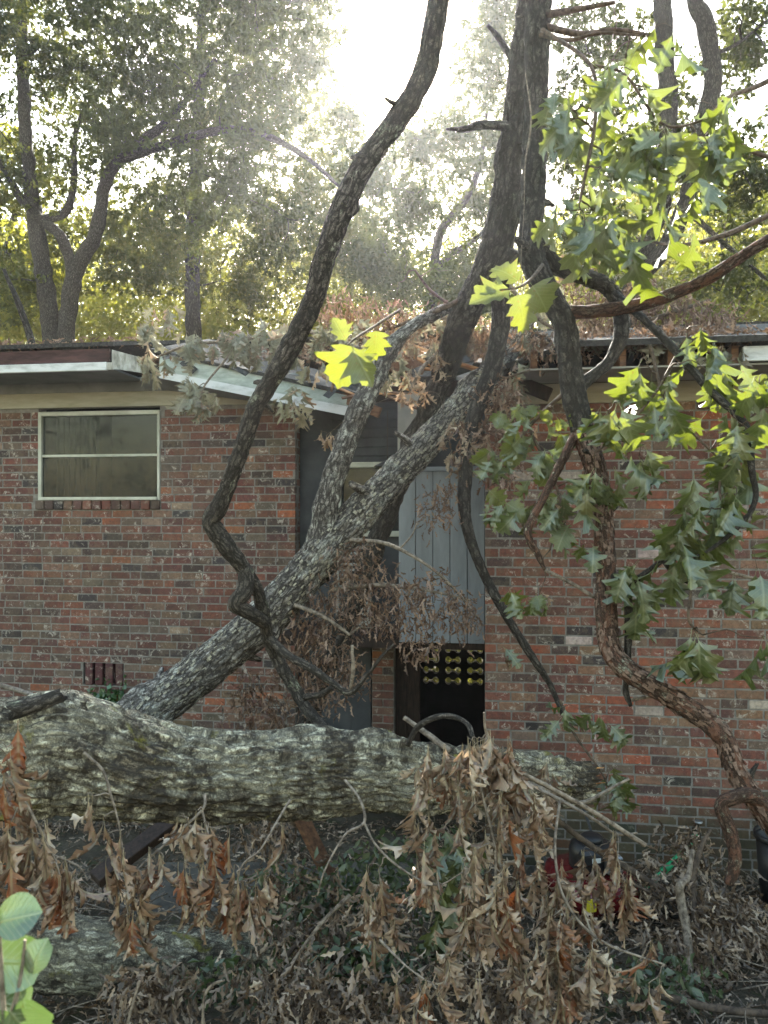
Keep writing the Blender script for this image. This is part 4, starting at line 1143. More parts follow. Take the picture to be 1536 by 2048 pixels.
# big horizontal trunk in front
tp = [(-420, 1515, 2.75), (-120, 1520, 2.95), (30, 1515, 3.05), (130, 1505, 3.12), (260, 1535, 3.2), (420, 1555, 3.32), (600, 1553, 3.5), (760, 1552, 3.7), (900, 1560, 3.9), (1010, 1562, 4.1), (1100, 1562, 4.25), (1165, 1562, 4.35)]
tr = [122, 120, 116, 112, 100, 88, 80, 70, 63, 60, 52, 40]
pts = PP(tp); rad = px(tr, tp)
ft = thing('fallen_trunk', 'massive lichen covered fallen trunk lying across the foreground', 'tree trunk', pts[0])
b = MB(); b.tube(pts, rad, 190, step=.009, disp=.024, fr=(34, 7), bump=.028, jag=.05, seed=2.0, knots=16); b.build('trunk', M['bark_big'], ft, pts[0], bark=True)
kp = [(120, 1490, 3.1), (140, 1430, 3.08), (150, 1398, 3.06)]
b = MB(); b.tube(PP(kp), px([108, 82, 22], kp), 70, step=.01, disp=.02, fr=(26, 10), bump=.03, seed=5.0); b.build('burl', M['bark_big'], ft, pts[0], bark=True)['label'] = 'mossy burl bulging on top of the trunk'
for k in range(14):
    u = 1150 + rb.uniform(-20, 40); v = 1535 + k * 4
    bb = MB(); a = P(1120 + rb.uniform(-10, 20), v, 4.28); c = P(u + 30, v + rb.uniform(-6, 6), 4.4)
    bb.tube([a, a.lerp(c, .6), c], [.014, .01, .002], 5); bb.build('splinter', M['wood_raw'], ft, pts[0], bark=True)
kp = [(20, 1450, 2.85), (80, 1440, 2.9), (125, 1425, 2.95), (150, 1395, 3.0)]
b = MB(); b.tube(PP([(30, 1420, 2.86), (75, 1408, 2.9), (118, 1392, 2.93)]), [.035, .03, .026], 14, disp=.004, fr=(50, 12), jag=.03); b.build('stub', M['bark_limb'], ft, pts[0], bark=True)
# leaning forked trunk
lp = [(180, 1520, 4.4), (290, 1430, 4.5), (400, 1345, 4.6), (520, 1245, 4.7), (600, 1160, 4.78), (660, 1090, 4.85), (750, 995, 5.0), (850, 890, 5.2), (940, 790, 5.45), (1000, 720, 5.6), (1050, 640, 5.8)]
lr = [50, 46, 41, 39, 39, 40, 32, 30, 27, 25, 22]
pts = PP(lp); lt = thing('leaning_trunk', 'grey ridged trunk leaning from the ground onto the broken roof', 'tree trunk', pts[0])
b = MB(); b.tube(pts, px(lr, lp), 84, step=.013, disp=.018, fr=(34, 9), bump=.014, seed=11.0, knots=14); b.build('trunk', M['bark_lean'], lt, pts[0], bark=True)
fp = [(640, 1105, 4.85), (648, 1050, 4.85), (664, 965, 4.85), (698, 870, 4.88), (738, 780, 4.95), (775, 705, 5.05), (830, 650, 5.2), (930, 600, 5.5)]
fr_ = [34, 28, 23, 22, 21, 18, 12, 8]
b = MB(); b.tube(PP(fp), px(fr_, fp), 56, step=.013, disp=.012, fr=(40, 10), bump=.01, seed=4.0, knots=9); b.build('limb', M['bark_lean'], lt, pts[0], bark=True)['label'] = 'pale fork rising to the eave'
# the trunk lying through the roof
mp = [(600, 1480, 5.6), (650, 1340, 5.7), (705, 1210, 5.75), (755, 1080, 5.8), (800, 960, 5.8), (850, 840, 5.75), (895, 730, 5.6), (925, 640, 5.3), (970, 550, 5.0), (1005, 450, 4.8), (1020, 320, 4.7), (1040, 150, 4.6), (1052, 20, 4.5), (1060, -120, 4.4), (1090, -520, 4.2)]
mr = [22, 21, 21, 20, 20, 21, 26, 27, 30, 33, 27, 23, 21, 20, 15]
pts = PP(mp); mt = thing('roof_breaking_trunk', 'dark upright trunk that broke through the middle of the roof', 'tree trunk', pts[0])
b = MB(); b.tube(pts, px(mr, mp), 60, step=.016, disp=.016, fr=(34, 9), bump=.014, seed=21.0, knots=16); b.build('trunk', M['bark_dark'], mt, pts[0], bark=True)
for (q, rr) in [([(1030, 500, 4.8), (1000, 560, 4.9), (1002, 640, 5.0), (985, 730, 5.0), (950, 830, 4.95), (934, 920, 4.9), (930, 1030, 4.85), (960, 1130, 4.8), (1012, 1230, 4.75), (1062, 1310, 4.7), (1100, 1370, 4.7), (1125, 1430, 4.65)], [20, 20, 19, 18, 16, 14, 12, 10, 9, 8, 6, 4]),
                ([(1040, 258, 4.7), (1000, 252, 4.6), (960, 250, 4.55), (930, 258, 4.5), (893, 258, 4.45)], [10, 9, 8, 6, 3]), ([(1030, 130, 4.6), (1000, 80, 4.6), (975, 50, 4.6)], [8, 6, 3])]:
    b = MB(); b.tube(PP(q), px(rr, q), 18, step=.02, disp=.004, fr=(60, 14), bump=.004); b.build('branch', M['bark_dark'], mt, pts[0], bark=True)
# long curved limb on the left
cp = [(985, -480, 3.3), (925, -200, 3.45), (900, -90, 3.5), (878, 0, 3.55), (850, 140, 3.6), (800, 232, 3.65), (740, 312, 3.7), (692, 400, 3.75), (655, 500, 3.8), (625, 600, 3.85), (572, 712, 3.9), (512, 815, 3.95), (472, 930, 4.0), (438, 1015, 4.05), (424, 1045, 4.08), (455, 1095, 4.1), (492, 1145, 4.14), (518, 1190, 4.2), (530, 1250, 4.3), (548, 1305, 4.4), (580, 1360, 4.4), (612, 1415, 4.35), (650, 1455, 4.2), (712, 1490, 3.95)]
cr_ = [16, 19, 21, 21, 22, 22, 23, 24, 23, 21, 20, 18, 16, 16, 17, 17, 15, 13, 14, 13, 13, 12, 10, 8]
pts = PP(cp); cl = thing('curved_limb', 'long dark limb curving from the top down past the left eave', 'tree limb', pts[-1])
b = MB(); b.tube(pts, px(cr_, cp), 44, step=.012, disp=.009, fr=(44, 11), bump=.008, seed=31.0, knots=26); b.build('limb', M['bark_limb'], cl, pts[-1], bark=True)
for (q, rr, m) in [([(492, 1140, 4.14), (490, 1180, 4.1), (472, 1208, 4.08), (500, 1226, 4.12), (528, 1245, 4.25)], [17, 16, 17, 14, 13], 'bark_limb'),
                   ([(535, 1272, 4.35), (575, 1310, 4.2), (620, 1335, 4.1), (660, 1362, 4.05), (700, 1385, 4.0), (735, 1350, 3.95), (762, 1315, 3.9), (788, 1288, 3.9)], [9, 8, 8, 7, 7, 4, 4, 2.5], 'bark_limb'),
                   ([(610, 1395, 4.3), (640, 1390, 4.2), (665, 1375, 4.15)], [7, 6, 5], 'bark_limb'), ([(700, 1384, 4.0), (706, 1340, 3.95), (704, 1290, 3.95)], [4, 4, 3], 'twig')]:
    b = MB(); b.tube(PP(q), px(rr, q), 16, step=.015, disp=.003, fr=(60, 14), bump=.003); b.build('branch', M[m], cl, pts[-1], bark=True)
# hanging red barked limb on the right
rp = [(1120, -520, 3.85), (1085, -110, 4.0), (1078, 0, 4.05), (1072, 200, 4.1), (1066, 400, 4.1), (1062, 500, 4.05), (1085, 570, 4.0), (1130, 650, 3.95), (1142, 760, 3.9), (1165, 860, 3.85), (1198, 970, 3.8), (1210, 1100, 3.75), (1212, 1220, 3.7), (1222, 1300, 3.65), (1262, 1345, 3.6), (1350, 1400, 3.55), (1440, 1465, 3.5), (1470, 1540, 3.45), (1530, 1630, 3.4), (1600, 1720, 3.35), (1680, 1850, 3.3), (1720, 1990, 3.3)]
rr_ = [18, 25, 25, 25, 25, 27, 25, 23, 24, 22, 20, 19, 19, 20, 21, 21, 20, 20, 20, 20, 19, 17]
pts = PP(rp); hl_ = thing('hanging_limb', 'long hanging limb with flaking red bark before the right wall', 'tree limb', pts[-1])
b = MB(); b.tube(pts[:10], px(rr_, rp)[:10], 52, step=.012, disp=.01, fr=(44, 11), bump=.008, seed=41.0, knots=14); b.build('limb', M['bark_dark'], hl_, pts[-1], bark=True)
b = MB(); b.tube(pts[9:], px(rr_, rp)[9:], 48, step=.011, disp=.008, fr=(44, 9), bump=.009, seed=47.0, knots=18); b.build('limb', M['bark_red'], hl_, pts[-1], bark=True)['label'] = 'lower limb with flaking red bark and lichen'
for (q, rr, m, nm) in [
    ([(1075, 490, 4.05), (1110, 530, 4.1), (1160, 550, 4.15), (1215, 575, 4.2), (1240, 620, 4.2), (1240, 680, 4.15), (1215, 725, 4.1), (1170, 765, 4.0), (1150, 790, 3.95)], [22, 18, 16, 16, 14, 13, 12, 11, 10], 'bark_dark', 'branch'),
    ([(1140, 625, 3.95), (1200, 622, 3.9), (1290, 606, 3.8), (1400, 565, 3.7), (1480, 515, 3.6), (1580, 455, 3.5)], [14, 13, 13, 12, 11, 11], 'bark_red', 'branch'),
    ([(1225, 585, 4.2), (1290, 640, 3.9), (1350, 700, 3.7), (1420, 780, 3.55), (1490, 850, 3.45), (1502, 930, 3.4), (1510, 1000, 3.4), (1480, 1050, 3.4), (1420, 1100, 3.4), (1378, 1118, 3.4)], [9, 8, 8, 8, 7, 6, 5, 5, 4, 3], 'bark_dark', 'branch'),
    ([(1215, 1150, 3.72), (1245, 1165, 3.68), (1256, 1200, 3.68), (1256, 1300, 3.7), (1252, 1380, 3.7), (1262, 1412, 3.7)], [10, 10, 8, 7, 6, 3], 'bark_dark', 'branch'),
    ([(1250, 1175, 3.68), (1300, 1140, 3.66), (1352, 1100, 3.64)], [7, 6, 4], 'bark_limb', 'branch'),
    ([(1262, 1400, 3.7), (1310, 1390, 3.68), (1325, 1380, 3.66)], [4, 3, 2], 'twig', 'twig'),
    ([(1325, 1120, 3.64), (1350, 1150, 3.64), (1376, 1165, 3.64)], [5, 5, 4], 'bark_dark', 'branch'), ([(1365, 1158, 3.64), (1420, 1140, 3.64), (1525, 1160, 3.64)], [4, 4, 3], 'twig', 'twig'),
    ([(1528, 1610, 3.4), (1500, 1590, 3.38), (1460, 1598, 3.36), (1442, 1612, 3.36), (1462, 1670, 3.36), (1470, 1720, 3.36), (1458, 1768, 3.36)], [16, 16, 15, 14, 13, 12, 9], 'bark_red', 'branch'),
    ([(1150, 870, 3.85), (1130, 910, 3.8), (1090, 990, 3.75), (1056, 1062, 3.72), (1076, 1110, 3.72), (1090, 1140, 3.72)], [9, 9, 8, 8, 6, 3], 'bark_red', 'branch'),
    ([(1090, 1140, 3.72), (1140, 1165, 3.72), (1190, 1195, 3.72)], [4, 4, 4], 'twig', 'twig'),
    ([(1080, 30, 4.05), (1150, 20, 3.9), (1230, 5, 3.8)], [8, 6, 4], 'twig_dark', 'twig'), ([(1080, 50, 4.05), (1160, 68, 3.9), (1230, 60, 3.8), (1300, 70, 3.7)], [7, 6, 4, 3], 'twig_dark', 'twig')]:
    b = MB(); b.tube(PP(q), px(rr, q), 18, step=.014, disp=max(px(rr, q)) * .14, fr=(60, 12), bump=max(px(rr, q)) * .14, seed=len(q) * 1.7); b.build(nm, M[m], hl_, pts[-1], bark=True)
b = MB(); b.tube(PP([(1050, 140, 3.95), (1062, 240, 3.96), (1050, 330, 3.95), (1048, 420, 3.95), (1042, 520, 3.93), (1046, 570, 3.92)]), [.0035] * 6, 6, step=.012, bump=.005); b.build('vine', M['twig'], hl_, pts[-1], bark=True)
def stubs(parent, base, path, rad, n, mat, seed):
    g = random.Random(seed)
    c, r = catmull(PP(path), px(rad, path), .05)
    for k in range(n):
        i = g.randrange(3, len(c) - 3); p = Vector(c[i]); rr = r[i]
        tn = (Vector(c[i + 1]) - Vector(c[i - 1])).normalized(); sd_ = rdir(g); sd_ = (sd_ - tn * sd_.dot(tn)).normalized()
        d = (sd_ + tn * g.uniform(-.7, .7)).normalized(); L = rr * g.uniform(.5, 1.5); q = rr * g.uniform(.12, .38)
        b = MB(); b.tube([p + d * rr * .5, p + d * (rr + L * .4), p + d * (rr + L) + rdir(g) * L * .2], [q * 1.3, q, q * .6], 9, bump=q * .25, jag=q, seed=k); b.build('stub', M[mat], parent, base, bark=True)
def flakes(parent, base, path, rad, n, size, mat, seed):
    g = np.random.default_rng(seed)
    c, r = catmull(PP(path), px(rad, path), .012)
    i = g.integers(0, len(c), n); d = g.normal(size=(n, 3)); d /= np.linalg.norm(d, axis=1)[:, None]
    tn = np.gradient(c, axis=0)[i]; tn /= np.linalg.norm(tn, axis=1)[:, None]
    d -= tn * np.sum(d * tn, 1)[:, None]; d /= np.linalg.norm(d, axis=1)[:, None]
    p = c[i] + d * (r[i][:, None] * 1.02)
    L = g.uniform(*size, n)[:, None]; sd_ = np.cross(tn, d); w = L * g.uniform(.15, .4, (n, 1)); up = g.uniform(.0, .35, (n, 1))
    V = np.stack([p - sd_ * w, p + sd_ * w, p + tn * L + sd_ * w * .6 + d * L * up, p + tn * L - sd_ * w * .6 + d * L * up], 1).reshape(-1, 3)
    k = np.arange(n)[:, None] * 4
    b = MB(); b.add(V, k + np.array([0, 1, 2, 3])); b.build('bark_flakes', M[mat], parent, base, bark=True, kind='stuff')
stubs(cl, PP(cp)[-1], cp[1:], cr_[1:], 7, 'bark_limb', 1); stubs(lt, PP(lp)[0], lp, lr, 8, 'bark_lean', 2); stubs(hl_, PP(rp)[-1], rp[1:], rr_[1:], 12, 'bark_limb', 3); stubs(mt, PP(mp)[0], mp[5:], mr[5:], 7, 'bark_dark', 4)
M['flake_red'] = mat_noise('bark_flake_red', (0.07, 0.042, 0.03), (0.2, 0.13, 0.095), 40); M['flake_grey'] = mat_noise('bark_flake_grey', (0.1, 0.085, 0.065), (0.36, 0.33, 0.25), 40)
flakes(hl_, PP(rp)[-1], rp[9:], rr_[9:], 1700, (.012, .035), 'flake_red', 1)
flakes(lt, PP(lp)[0], lp[:9], lr[:9], 2000, (.012, .03), 'flake_grey', 2)
# log on the ground and other pieces
qp = [(-120, 1895, 3.5), (60, 1900, 3.65), (240, 1915, 3.75), (400, 1925, 3.85), (540, 1930, 3.95), (640, 1935, 4.05)]
pts = PP(qp); lg = thing('ground_log', 'dark lichen flecked log lying on the soil at lower left', 'log', pts[0])
b = MB(); b.tube(pts, px([74, 72, 66, 62, 55, 48], qp), 70, step=.013, disp=.016, fr=(30, 8), bump=.015, jag=.04, seed=61.); b.build('trunk', M['bark_big'], lg, pts[0], bark=True)

# ------------------------------------------------------------------ leafy sprays
def mains(*ls):
    return [(PP(q), [r / F * p[2] for r, p in zip(rr, q)]) for q, rr in ls]
rg = random.Random(21)
spray('dead_oak_branch', 'big brown dead oak spray hanging over the right end of the fallen trunk', 'dead branch',
      mains(([(1290, 1690, 3.0), (1180, 1620, 2.95), (1090, 1570, 2.9), (1020, 1530, 2.85), (975, 1470, 2.8), (968, 1425, 2.78)], [5, 5, 5, 4, 3, 2]), ([(975, 1470, 2.8), (960, 1560, 2.75), (990, 1700, 2.7), (985, 1850, 2.65)], [3, 3, 3, 2])),
      [(970, 1490, 2.8, 60, 50, .1, 58), (900, 1530, 2.8, 80, 45, .12, 46), (1000, 1580, 2.78, 70, 70, .14, 58), (960, 1680, 2.72, 60, 70, .12, 30), (985, 1820, 2.68, 70, 90, .12, 60), (850, 1640, 2.8, 50, 70, .1, 14), (930, 1900, 2.65, 60, 60, .12, 16)],
      [('dead', 10), ('rust', .3)], (.1, .19), .88, rg, 'hanging sprays of dead brown oak leaves', per=3)
spray('dead_oak_branch', 'drooping dead oak spray in front of the red mower', 'dead branch',
      mains(([(1040, 1560, 3.1), (1120, 1600, 3.05), (1190, 1640, 3.0), (1232, 1668, 3.0), (1275, 1666, 3.0)], [4, 4, 3, 3, 2]), ([(1120, 1600, 3.05), (1110, 1700, 2.9), (1130, 1800, 2.8), (1200, 1880, 2.75), (1330, 1930, 2.7)], [3, 3, 3, 3, 2])),
      [(1085, 1550, 3.3, 60, 35, .1, 24), (1080, 1690, 2.95, 50, 80, .1, 30), (1140, 1810, 2.8, 70, 60, .12, 46), (1090, 1880, 2.75, 80, 60, .12, 56), (1220, 1690, 3.0, 50, 40, .06, 10), (1240, 1780, 2.85, 60, 60, .1, 18), (1165, 1730, 2.95, 50, 40, .08, 16), (1180, 1900, 2.7, 80, 50, .1, 40), (1310, 1930, 2.7, 50, 50, .08, 12), (1080, 1960, 2.65, 60, 50, .1, 14)],
      [('dead', 10), ('rust', .3)], (.1, .18), .88, rg, 'hanging sprays of dead brown oak leaves', per=3)
spray('dead_oak_branch', 'dead oak twigs hanging below the trunk at the left edge', 'dead branch',
      mains(([(-60, 1480, 2.2), (20, 1560, 2.2), (70, 1640, 2.2), (110, 1720, 2.2)], [5, 4, 3, 2])),
      [(15, 1580, 2.2, 45, 60, .08, 18), (45, 1680, 2.2, 60, 60, .08, 32), (100, 1740, 2.2, 50, 50, .08, 20), (20, 1470, 2.1, 30, 40, .06, 6)],
      [('dead', 8), ('rust', .8)], (.1, .18), .9, rg, 'hanging sprays of dead brown oak leaves', per=2)
spray('dead_oak_branch', 'small dead oak twig with rust red leaves at lower left', 'dead branch',
      mains(([(95, 1705, 2.3), (130, 1720, 2.3), (160, 1735, 2.3), (175, 1760, 2.3)], [2, 2, 2, 1.5])), [(140, 1760, 2.3, 35, 30, .05, 12)], [('dead', 3), ('rust', 2)], (.08, .13), .86, rg, 'hanging sprays of dead brown oak leaves', per=2)
spray('dead_oak_branch', 'pale dead leaves on an arching twig before the fallen trunk', 'dead branch',
      mains(([(168, 1505, 2.6), (205, 1540, 2.58), (222, 1590, 2.56), (240, 1660, 2.55), (246, 1730, 2.55)], [3, 3, 2.5, 2, 2])), [(190, 1580, 2.56, 15, 12, .03, 3), (240, 1700, 2.55, 30, 60, .05, 10), (200, 1640, 2.55, 20, 20, .04, 2)], [('dead', 1)], (.11, .18), .9, rg, 'hanging sprays of dead brown oak leaves', per=1.5)
spray('dead_oak_branch', 'cluster of brown dead leaves under the middle of the fallen trunk', 'dead branch',
      mains(([(410, 1590, 2.75), (404, 1620, 2.7), (340, 1680, 2.65), (275, 1740, 2.6), (250, 1800, 2.6)], [3, 3, 2.5, 2, 2]), ([(404, 1620, 2.7), (420, 1700, 2.65), (400, 1780, 2.65)], [2.5, 2, 1.5])), [(385, 1640, 2.68, 40, 30, .06, 16), (400, 1740, 2.65, 50, 60, .08, 32), (270, 1780, 2.6, 35, 60, .06, 20), (320, 1710, 2.62, 25, 30, .05, 10), (440, 1660, 2.7, 20, 30, .04, 4)], [('dead', 9), ('rust', .4)], (.1, .18), .9, rg, 'hanging sprays of dead brown oak leaves', per=2)
spray('dead_oak_branch', 'brown dead leaves on a slanting twig just left of the leaning plank', 'dead branch',
      mains(([(580, 1600, 2.9), (550, 1650, 2.8), (520, 1700, 2.75), (480, 1740, 2.7), (470, 1850, 2.7)], [2.5, 2.5, 2, 2, 1.5])), [(475, 1790, 2.7, 40, 70, .06, 22), (520, 1760, 2.72, 30, 30, .05, 9), (560, 1640, 2.8, 15, 20, .03, 3)], [('dead', 9), ('rust', .5)], (.1, .19), .9, rg, 'hanging sprays of dead brown oak leaves', per=1.6)
spray('dead_oak_branch', 'dead leaves on a forked pale twig right of the wooden plank', 'dead branch',
      mains(([(690, 1560, 3.0), (720, 1600, 2.9), (728, 1645, 2.85), (690, 1670, 2.8), (650, 1740, 2.75), (635, 1790, 2.75)], [3, 3, 3, 2.5, 2, 1.5]), ([(728, 1645, 2.85), (752, 1690, 2.8), (800, 1735, 2.75), (870, 1770, 2.7), (925, 1745, 2.7)], [3, 2.5, 2.5, 2, 1.5])), [(735, 1760, 2.78, 30, 50, .05, 11), (768, 1800, 2.75, 30, 60, .05, 14), (840, 1720, 2.75, 45, 50, .06, 20), (740, 1860, 2.75, 25, 30, .04, 5)], [('dead', 1)], (.1, .19), .9, rg, 'hanging sprays of dead brown oak leaves', per=1.6)
spray('dead_oak_branch', 'dead leaf bunch at the bottom edge near the middle', 'dead branch',
      mains(([(760, 1880, 2.6), (810, 1930, 2.5), (850, 1960, 2.45)], [3, 2, 2])), [(830, 1985, 2.45, 60, 40, .08, 16)], [('dead', 8), ('rust', 1)], (.09, .15), .8, rg, 'hanging sprays of dead brown oak leaves', per=2)
# pale withered leaves over the left eave
spray('withered_branch', 'pale withered oak leaves spilling over the broken left eave', 'dead branch',
      mains(([(720, 700, 5.2), (600, 660, 5.3), (480, 680, 5.4), (380, 690, 5.5), (300, 720, 5.5)], [6, 5, 4, 3, 2]), ([(480, 680, 5.4), (450, 720, 5.3), (410, 770, 5.25), (400, 800, 5.2)], [3, 2.5, 2, 2])),
      [(300, 700, 5.5, 40, 45, .15, 22), (370, 760, 5.3, 35, 25, .1, 14), (405, 800, 5.25, 40, 30, .1, 24), (400, 675, 5.5, 70, 40, .2, 32), (480, 690, 5.4, 60, 40, .2, 36), (540, 680, 5.3, 60, 50, .2, 34), (590, 800, 5.2, 40, 40, .12, 20), (620, 690, 5.2, 60, 60, .2, 36), (330, 640, 5.6, 70, 35, .2, 26), (690, 650, 5.3, 70, 50, .2, 36)],
      [('pale', 5), ('dead', 1)], (.09, .17), .6, rg, per=3)
spray('withered_branch', 'grey withered leaves heaped on the middle of the crushed roof', 'dead branch',
      mains(([(1010, 560, 5.6), (940, 610, 5.7), (850, 650, 5.7), (760, 680, 5.6), (680, 690, 5.5)], [6, 5, 4, 3, 2]), ([(1010, 560, 5.6), (1080, 640, 5.6), (1180, 680, 5.6), (1290, 690, 5.7)], [5, 4, 3, 2])),
      [(760, 670, 5.6, 80, 50, .25, 46), (860, 650, 5.7, 80, 50, .25, 44), (940, 640, 5.7, 60, 50, .2, 30), (1060, 690, 5.5, 60, 40, .2, 26), (1180, 680, 5.6, 80, 40, .25, 26), (1100, 610, 5.6, 70, 50, .2, 24), (800, 740, 5.4, 60, 40, .15, 26), (1290, 690, 5.5, 70, 30, .2, 26), (1370, 690, 5.1, 60, 25, .12, 20), (1450, 685, 5.0, 50, 22, .12, 16), (1010, 740, 5.2, 50, 35, .12, 20)],
      [('pale', 3), ('dead', 2)], (.09, .16), .6, rg, per=3)
# brown leaf heaps on the crushed roof
spray('dead_oak_branch', 'brown dead leaf bunch hanging in the broken roof opening', 'dead branch',
      mains(([(900, 690, 5.6), (850, 730, 5.5), (820, 780, 5.4)], [5, 4, 3])), [(815, 770, 5.4, 45, 40, .12, 30), (840, 720, 5.5, 60, 30, .15, 22), (900, 680, 5.5, 60, 40, .2, 26), (940, 890, 4.95, 50, 60, .12, 34), (660, 870, 5.3, 20, 25, .06, 10), (900, 860, 5.1, 30, 30, .1, 10)], [('dead', 1)], (.09, .15), .7, rg, 'dead oak leaves around the broken roof', per=3)
# green oak leaves on the hanging limb
G = 'green oak sprays on the right'
spray('green_oak_branch', 'dark green oak leaves against the sky between the two right trunks', 'leafy branch',
      mains(([(1085, 60, 4.0), (1180, 130, 3.7), (1190, 240, 3.6), (1160, 400, 3.5)], [5, 4, 4, 3]), ([(1180, 130, 3.7), (1250, 150, 3.6), (1330, 250, 3.6), (1440, 230, 3.6)], [4, 3, 3, 2])),
      [(1150, 150, 3.6, 40, 70, .15, 8), (1250, 160, 3.6, 70, 70, .2, 11), (1250, 290, 3.6, 90, 60, .2, 16), (1180, 390, 3.5, 100, 80, .2, 20), (1340, 250, 3.6, 80, 50, .15, 10), (1430, 240, 3.6, 60, 70, .1, 10), (1260, 440, 3.5, 120, 60, .2, 15), (1370, 400, 3.6, 60, 50, .1, 10), (1160, 250, 3.6, 40, 50, .1, 6), (1300, 60, 3.6, 60, 40, .1, 5)],
      [('green', 1)], (.14, .27), .55, rg, G, per=1.8, rtip=.003, twig='twig_dark')
spray('green_oak_branch', 'green oak leaves hanging along the thin dark branch before the right wall', 'leafy branch',
      mains(([(1360, 700, 3.7), (1300, 800, 3.6), (1200, 900, 3.55)], [4, 3, 2]), ([(1300, 690, 3.7), (1330, 800, 3.6), (1380, 860, 3.5), (1440, 920, 3.5)], [4, 3, 3, 2]), ([(1500, 870, 3.4), (1440, 960, 3.45), (1460, 1060, 3.4)], [4, 3, 2])),
      [(1260, 820, 3.55, 90, 80, .2, 13), (1330, 760, 3.6, 100, 60, .2, 12), (1230, 930, 3.6, 80, 70, .15, 11), (1410, 700, 3.6, 90, 60, .15, 12), (1460, 870, 3.5, 80, 80, .15, 13), (1400, 1000, 3.45, 80, 70, .15, 15), (1490, 1010, 3.4, 70, 90, .12, 14), (1330, 1060, 3.5, 70, 70, .15, 13), (1290, 1160, 3.6, 60, 70, .12, 11), (1500, 780, 3.4, 50, 60, .1, 8), (1500, 1150, 3.4, 40, 40, .1, 4)],
      [('green', 1)], (.12, .25), .68, rg, G, per=1.6, rtip=.003, twig='twig_dark')
spray('green_oak_branch', 'lower bunch of green oak leaves hanging before the right wall bricks', 'leafy branch',
      mains(([(1385, 1110, 3.4), (1382, 1180, 3.4), (1378, 1240, 3.4), (1405, 1270, 3.4)], [3, 3, 3, 2])), [(1390, 1260, 3.4, 25, 20, .06, 6), (1520, 1275, 3.3, 20, 20, .05, 3)], [('green', 1)], (.2, .3), .6, rg, G, per=1.5, twig='twig_dark')
spray('green_oak_branch', 'sunlit yellow green leaf tangle beside the right corner of the entry', 'leafy branch',
      mains(([(1160, 760, 4.0), (1080, 830, 4.0), (1040, 880, 4.0), (1000, 960, 4.1)], [5, 4, 3, 2]), ([(1060, 860, 4.0), (1120, 1000, 3.9), (1100, 1100, 3.9)], [3, 3, 2])),
      [(1040, 820, 4.0, 50, 40, .15, 16), (1010, 880, 4.0, 40, 60, .15, 14), (1080, 900, 3.95, 50, 60, .15, 18), (1120, 830, 3.95, 40, 50, .12, 10), (1060, 1000, 3.95, 60, 60, .15, 18), (980, 1010, 4.1, 40, 40, .1, 10), (1130, 980, 3.85, 40, 60, .12, 12), (1170, 1080, 3.8, 40, 60, .1, 8), (1050, 1170, 3.9, 50, 60, .12, 12), (1000, 1290, 4.3, 14, 14, .05, 3)],
      [('green', 4), ('yellow', 2), ('dead', .6)], (.08, .17), .55, rg, G, per=2.2, twig='twig_dark')
spray('green_oak_branch', 'small green oak twig low against the right wall', 'leafy branch',
      mains(([(1120, 1400, 4.6), (1150, 1470, 4.5), (1200, 1540, 4.4), (1230, 1600, 4.3)], [3, 3, 2, 2])), [(1140, 1430, 4.5, 30, 25, .08, 6), (1195, 1440, 4.4, 25, 25, .08, 5), (1215, 1560, 4.4, 35, 50, .08, 11)], [('green', 1)], (.13, .2), .6, rg, G, per=1.6, twig='twig_dark')
spray('green_oak_branch', 'broad green leaves shaded behind the dead sprays', 'leafy branch',
      mains(([(960, 1620, 3.6), (910, 1680, 3.5), (880, 1760, 3.5), (860, 1850, 3.5)], [3, 3, 2, 2])), [(905, 1690, 3.5, 40, 50, .1, 14), (870, 1830, 3.5, 40, 60, .1, 14), (930, 1780, 3.5, 30, 40, .1, 8)], [('green', 1)], (.13, .2), .6, rg, G, per=2)
for lab, path, rr, lv in [
    ('large sunlit yellow green lobed leaves on a thin twig by the eave', [(800, 620, 3.3), (750, 652, 3.1), (712, 676, 2.95), (696, 690, 2.9)], [3, 2.5, 2, 1.5],
     [(712, 678, 2.95, .205, (-.35, -.1, -1), (.25, -1, .3)), (700, 686, 2.9, .19, (.5, -.15, -1), (-.35, -1, .2)), (696, 690, 2.9, .12, (-.5, 0, .9), (.1, -1, .4)), (752, 650, 3.1, .15, (.05, .1, -1), (.6, -1, .2))]),
    ('yellow green lobed leaves crossing the upright trunk above the roof', [(1085, 530, 3.8), (1060, 560, 3.5), (1035, 575, 3.4), (1000, 580, 3.3)], [4, 3, 2, 2],
     [(1035, 575, 3.4, .23, (-1, -.1, -.35), (.1, -1, .6)), (1030, 577, 3.4, .2, (.35, -.1, -1), (.3, -1, .2)), (1045, 570, 3.45, .18, (-.8, .1, .75), (0, -1, .5)), (1000, 580, 3.3, .09, (-1, 0, -.2), (.2, -1, .5)), (1058, 562, 3.5, .17, (.7, 0, -1), (-.3, -1, .3))])]:
    base = P(*path[0]); t = thing('lobed_leaf_twig', lab, 'leafy twig', base)
    b = MB(); b.tube(PP(path), px(rr, path), 7, bump=.001); b.build('stem', M['twig_dark'], t, base, bark=True)
    for (u, v, Z, sz, d, nr) in lv: put_leaf(t, base, P(u, v, Z), Vector(d), Vector(nr), sz, rg.choice(LEAVES['yellow']))

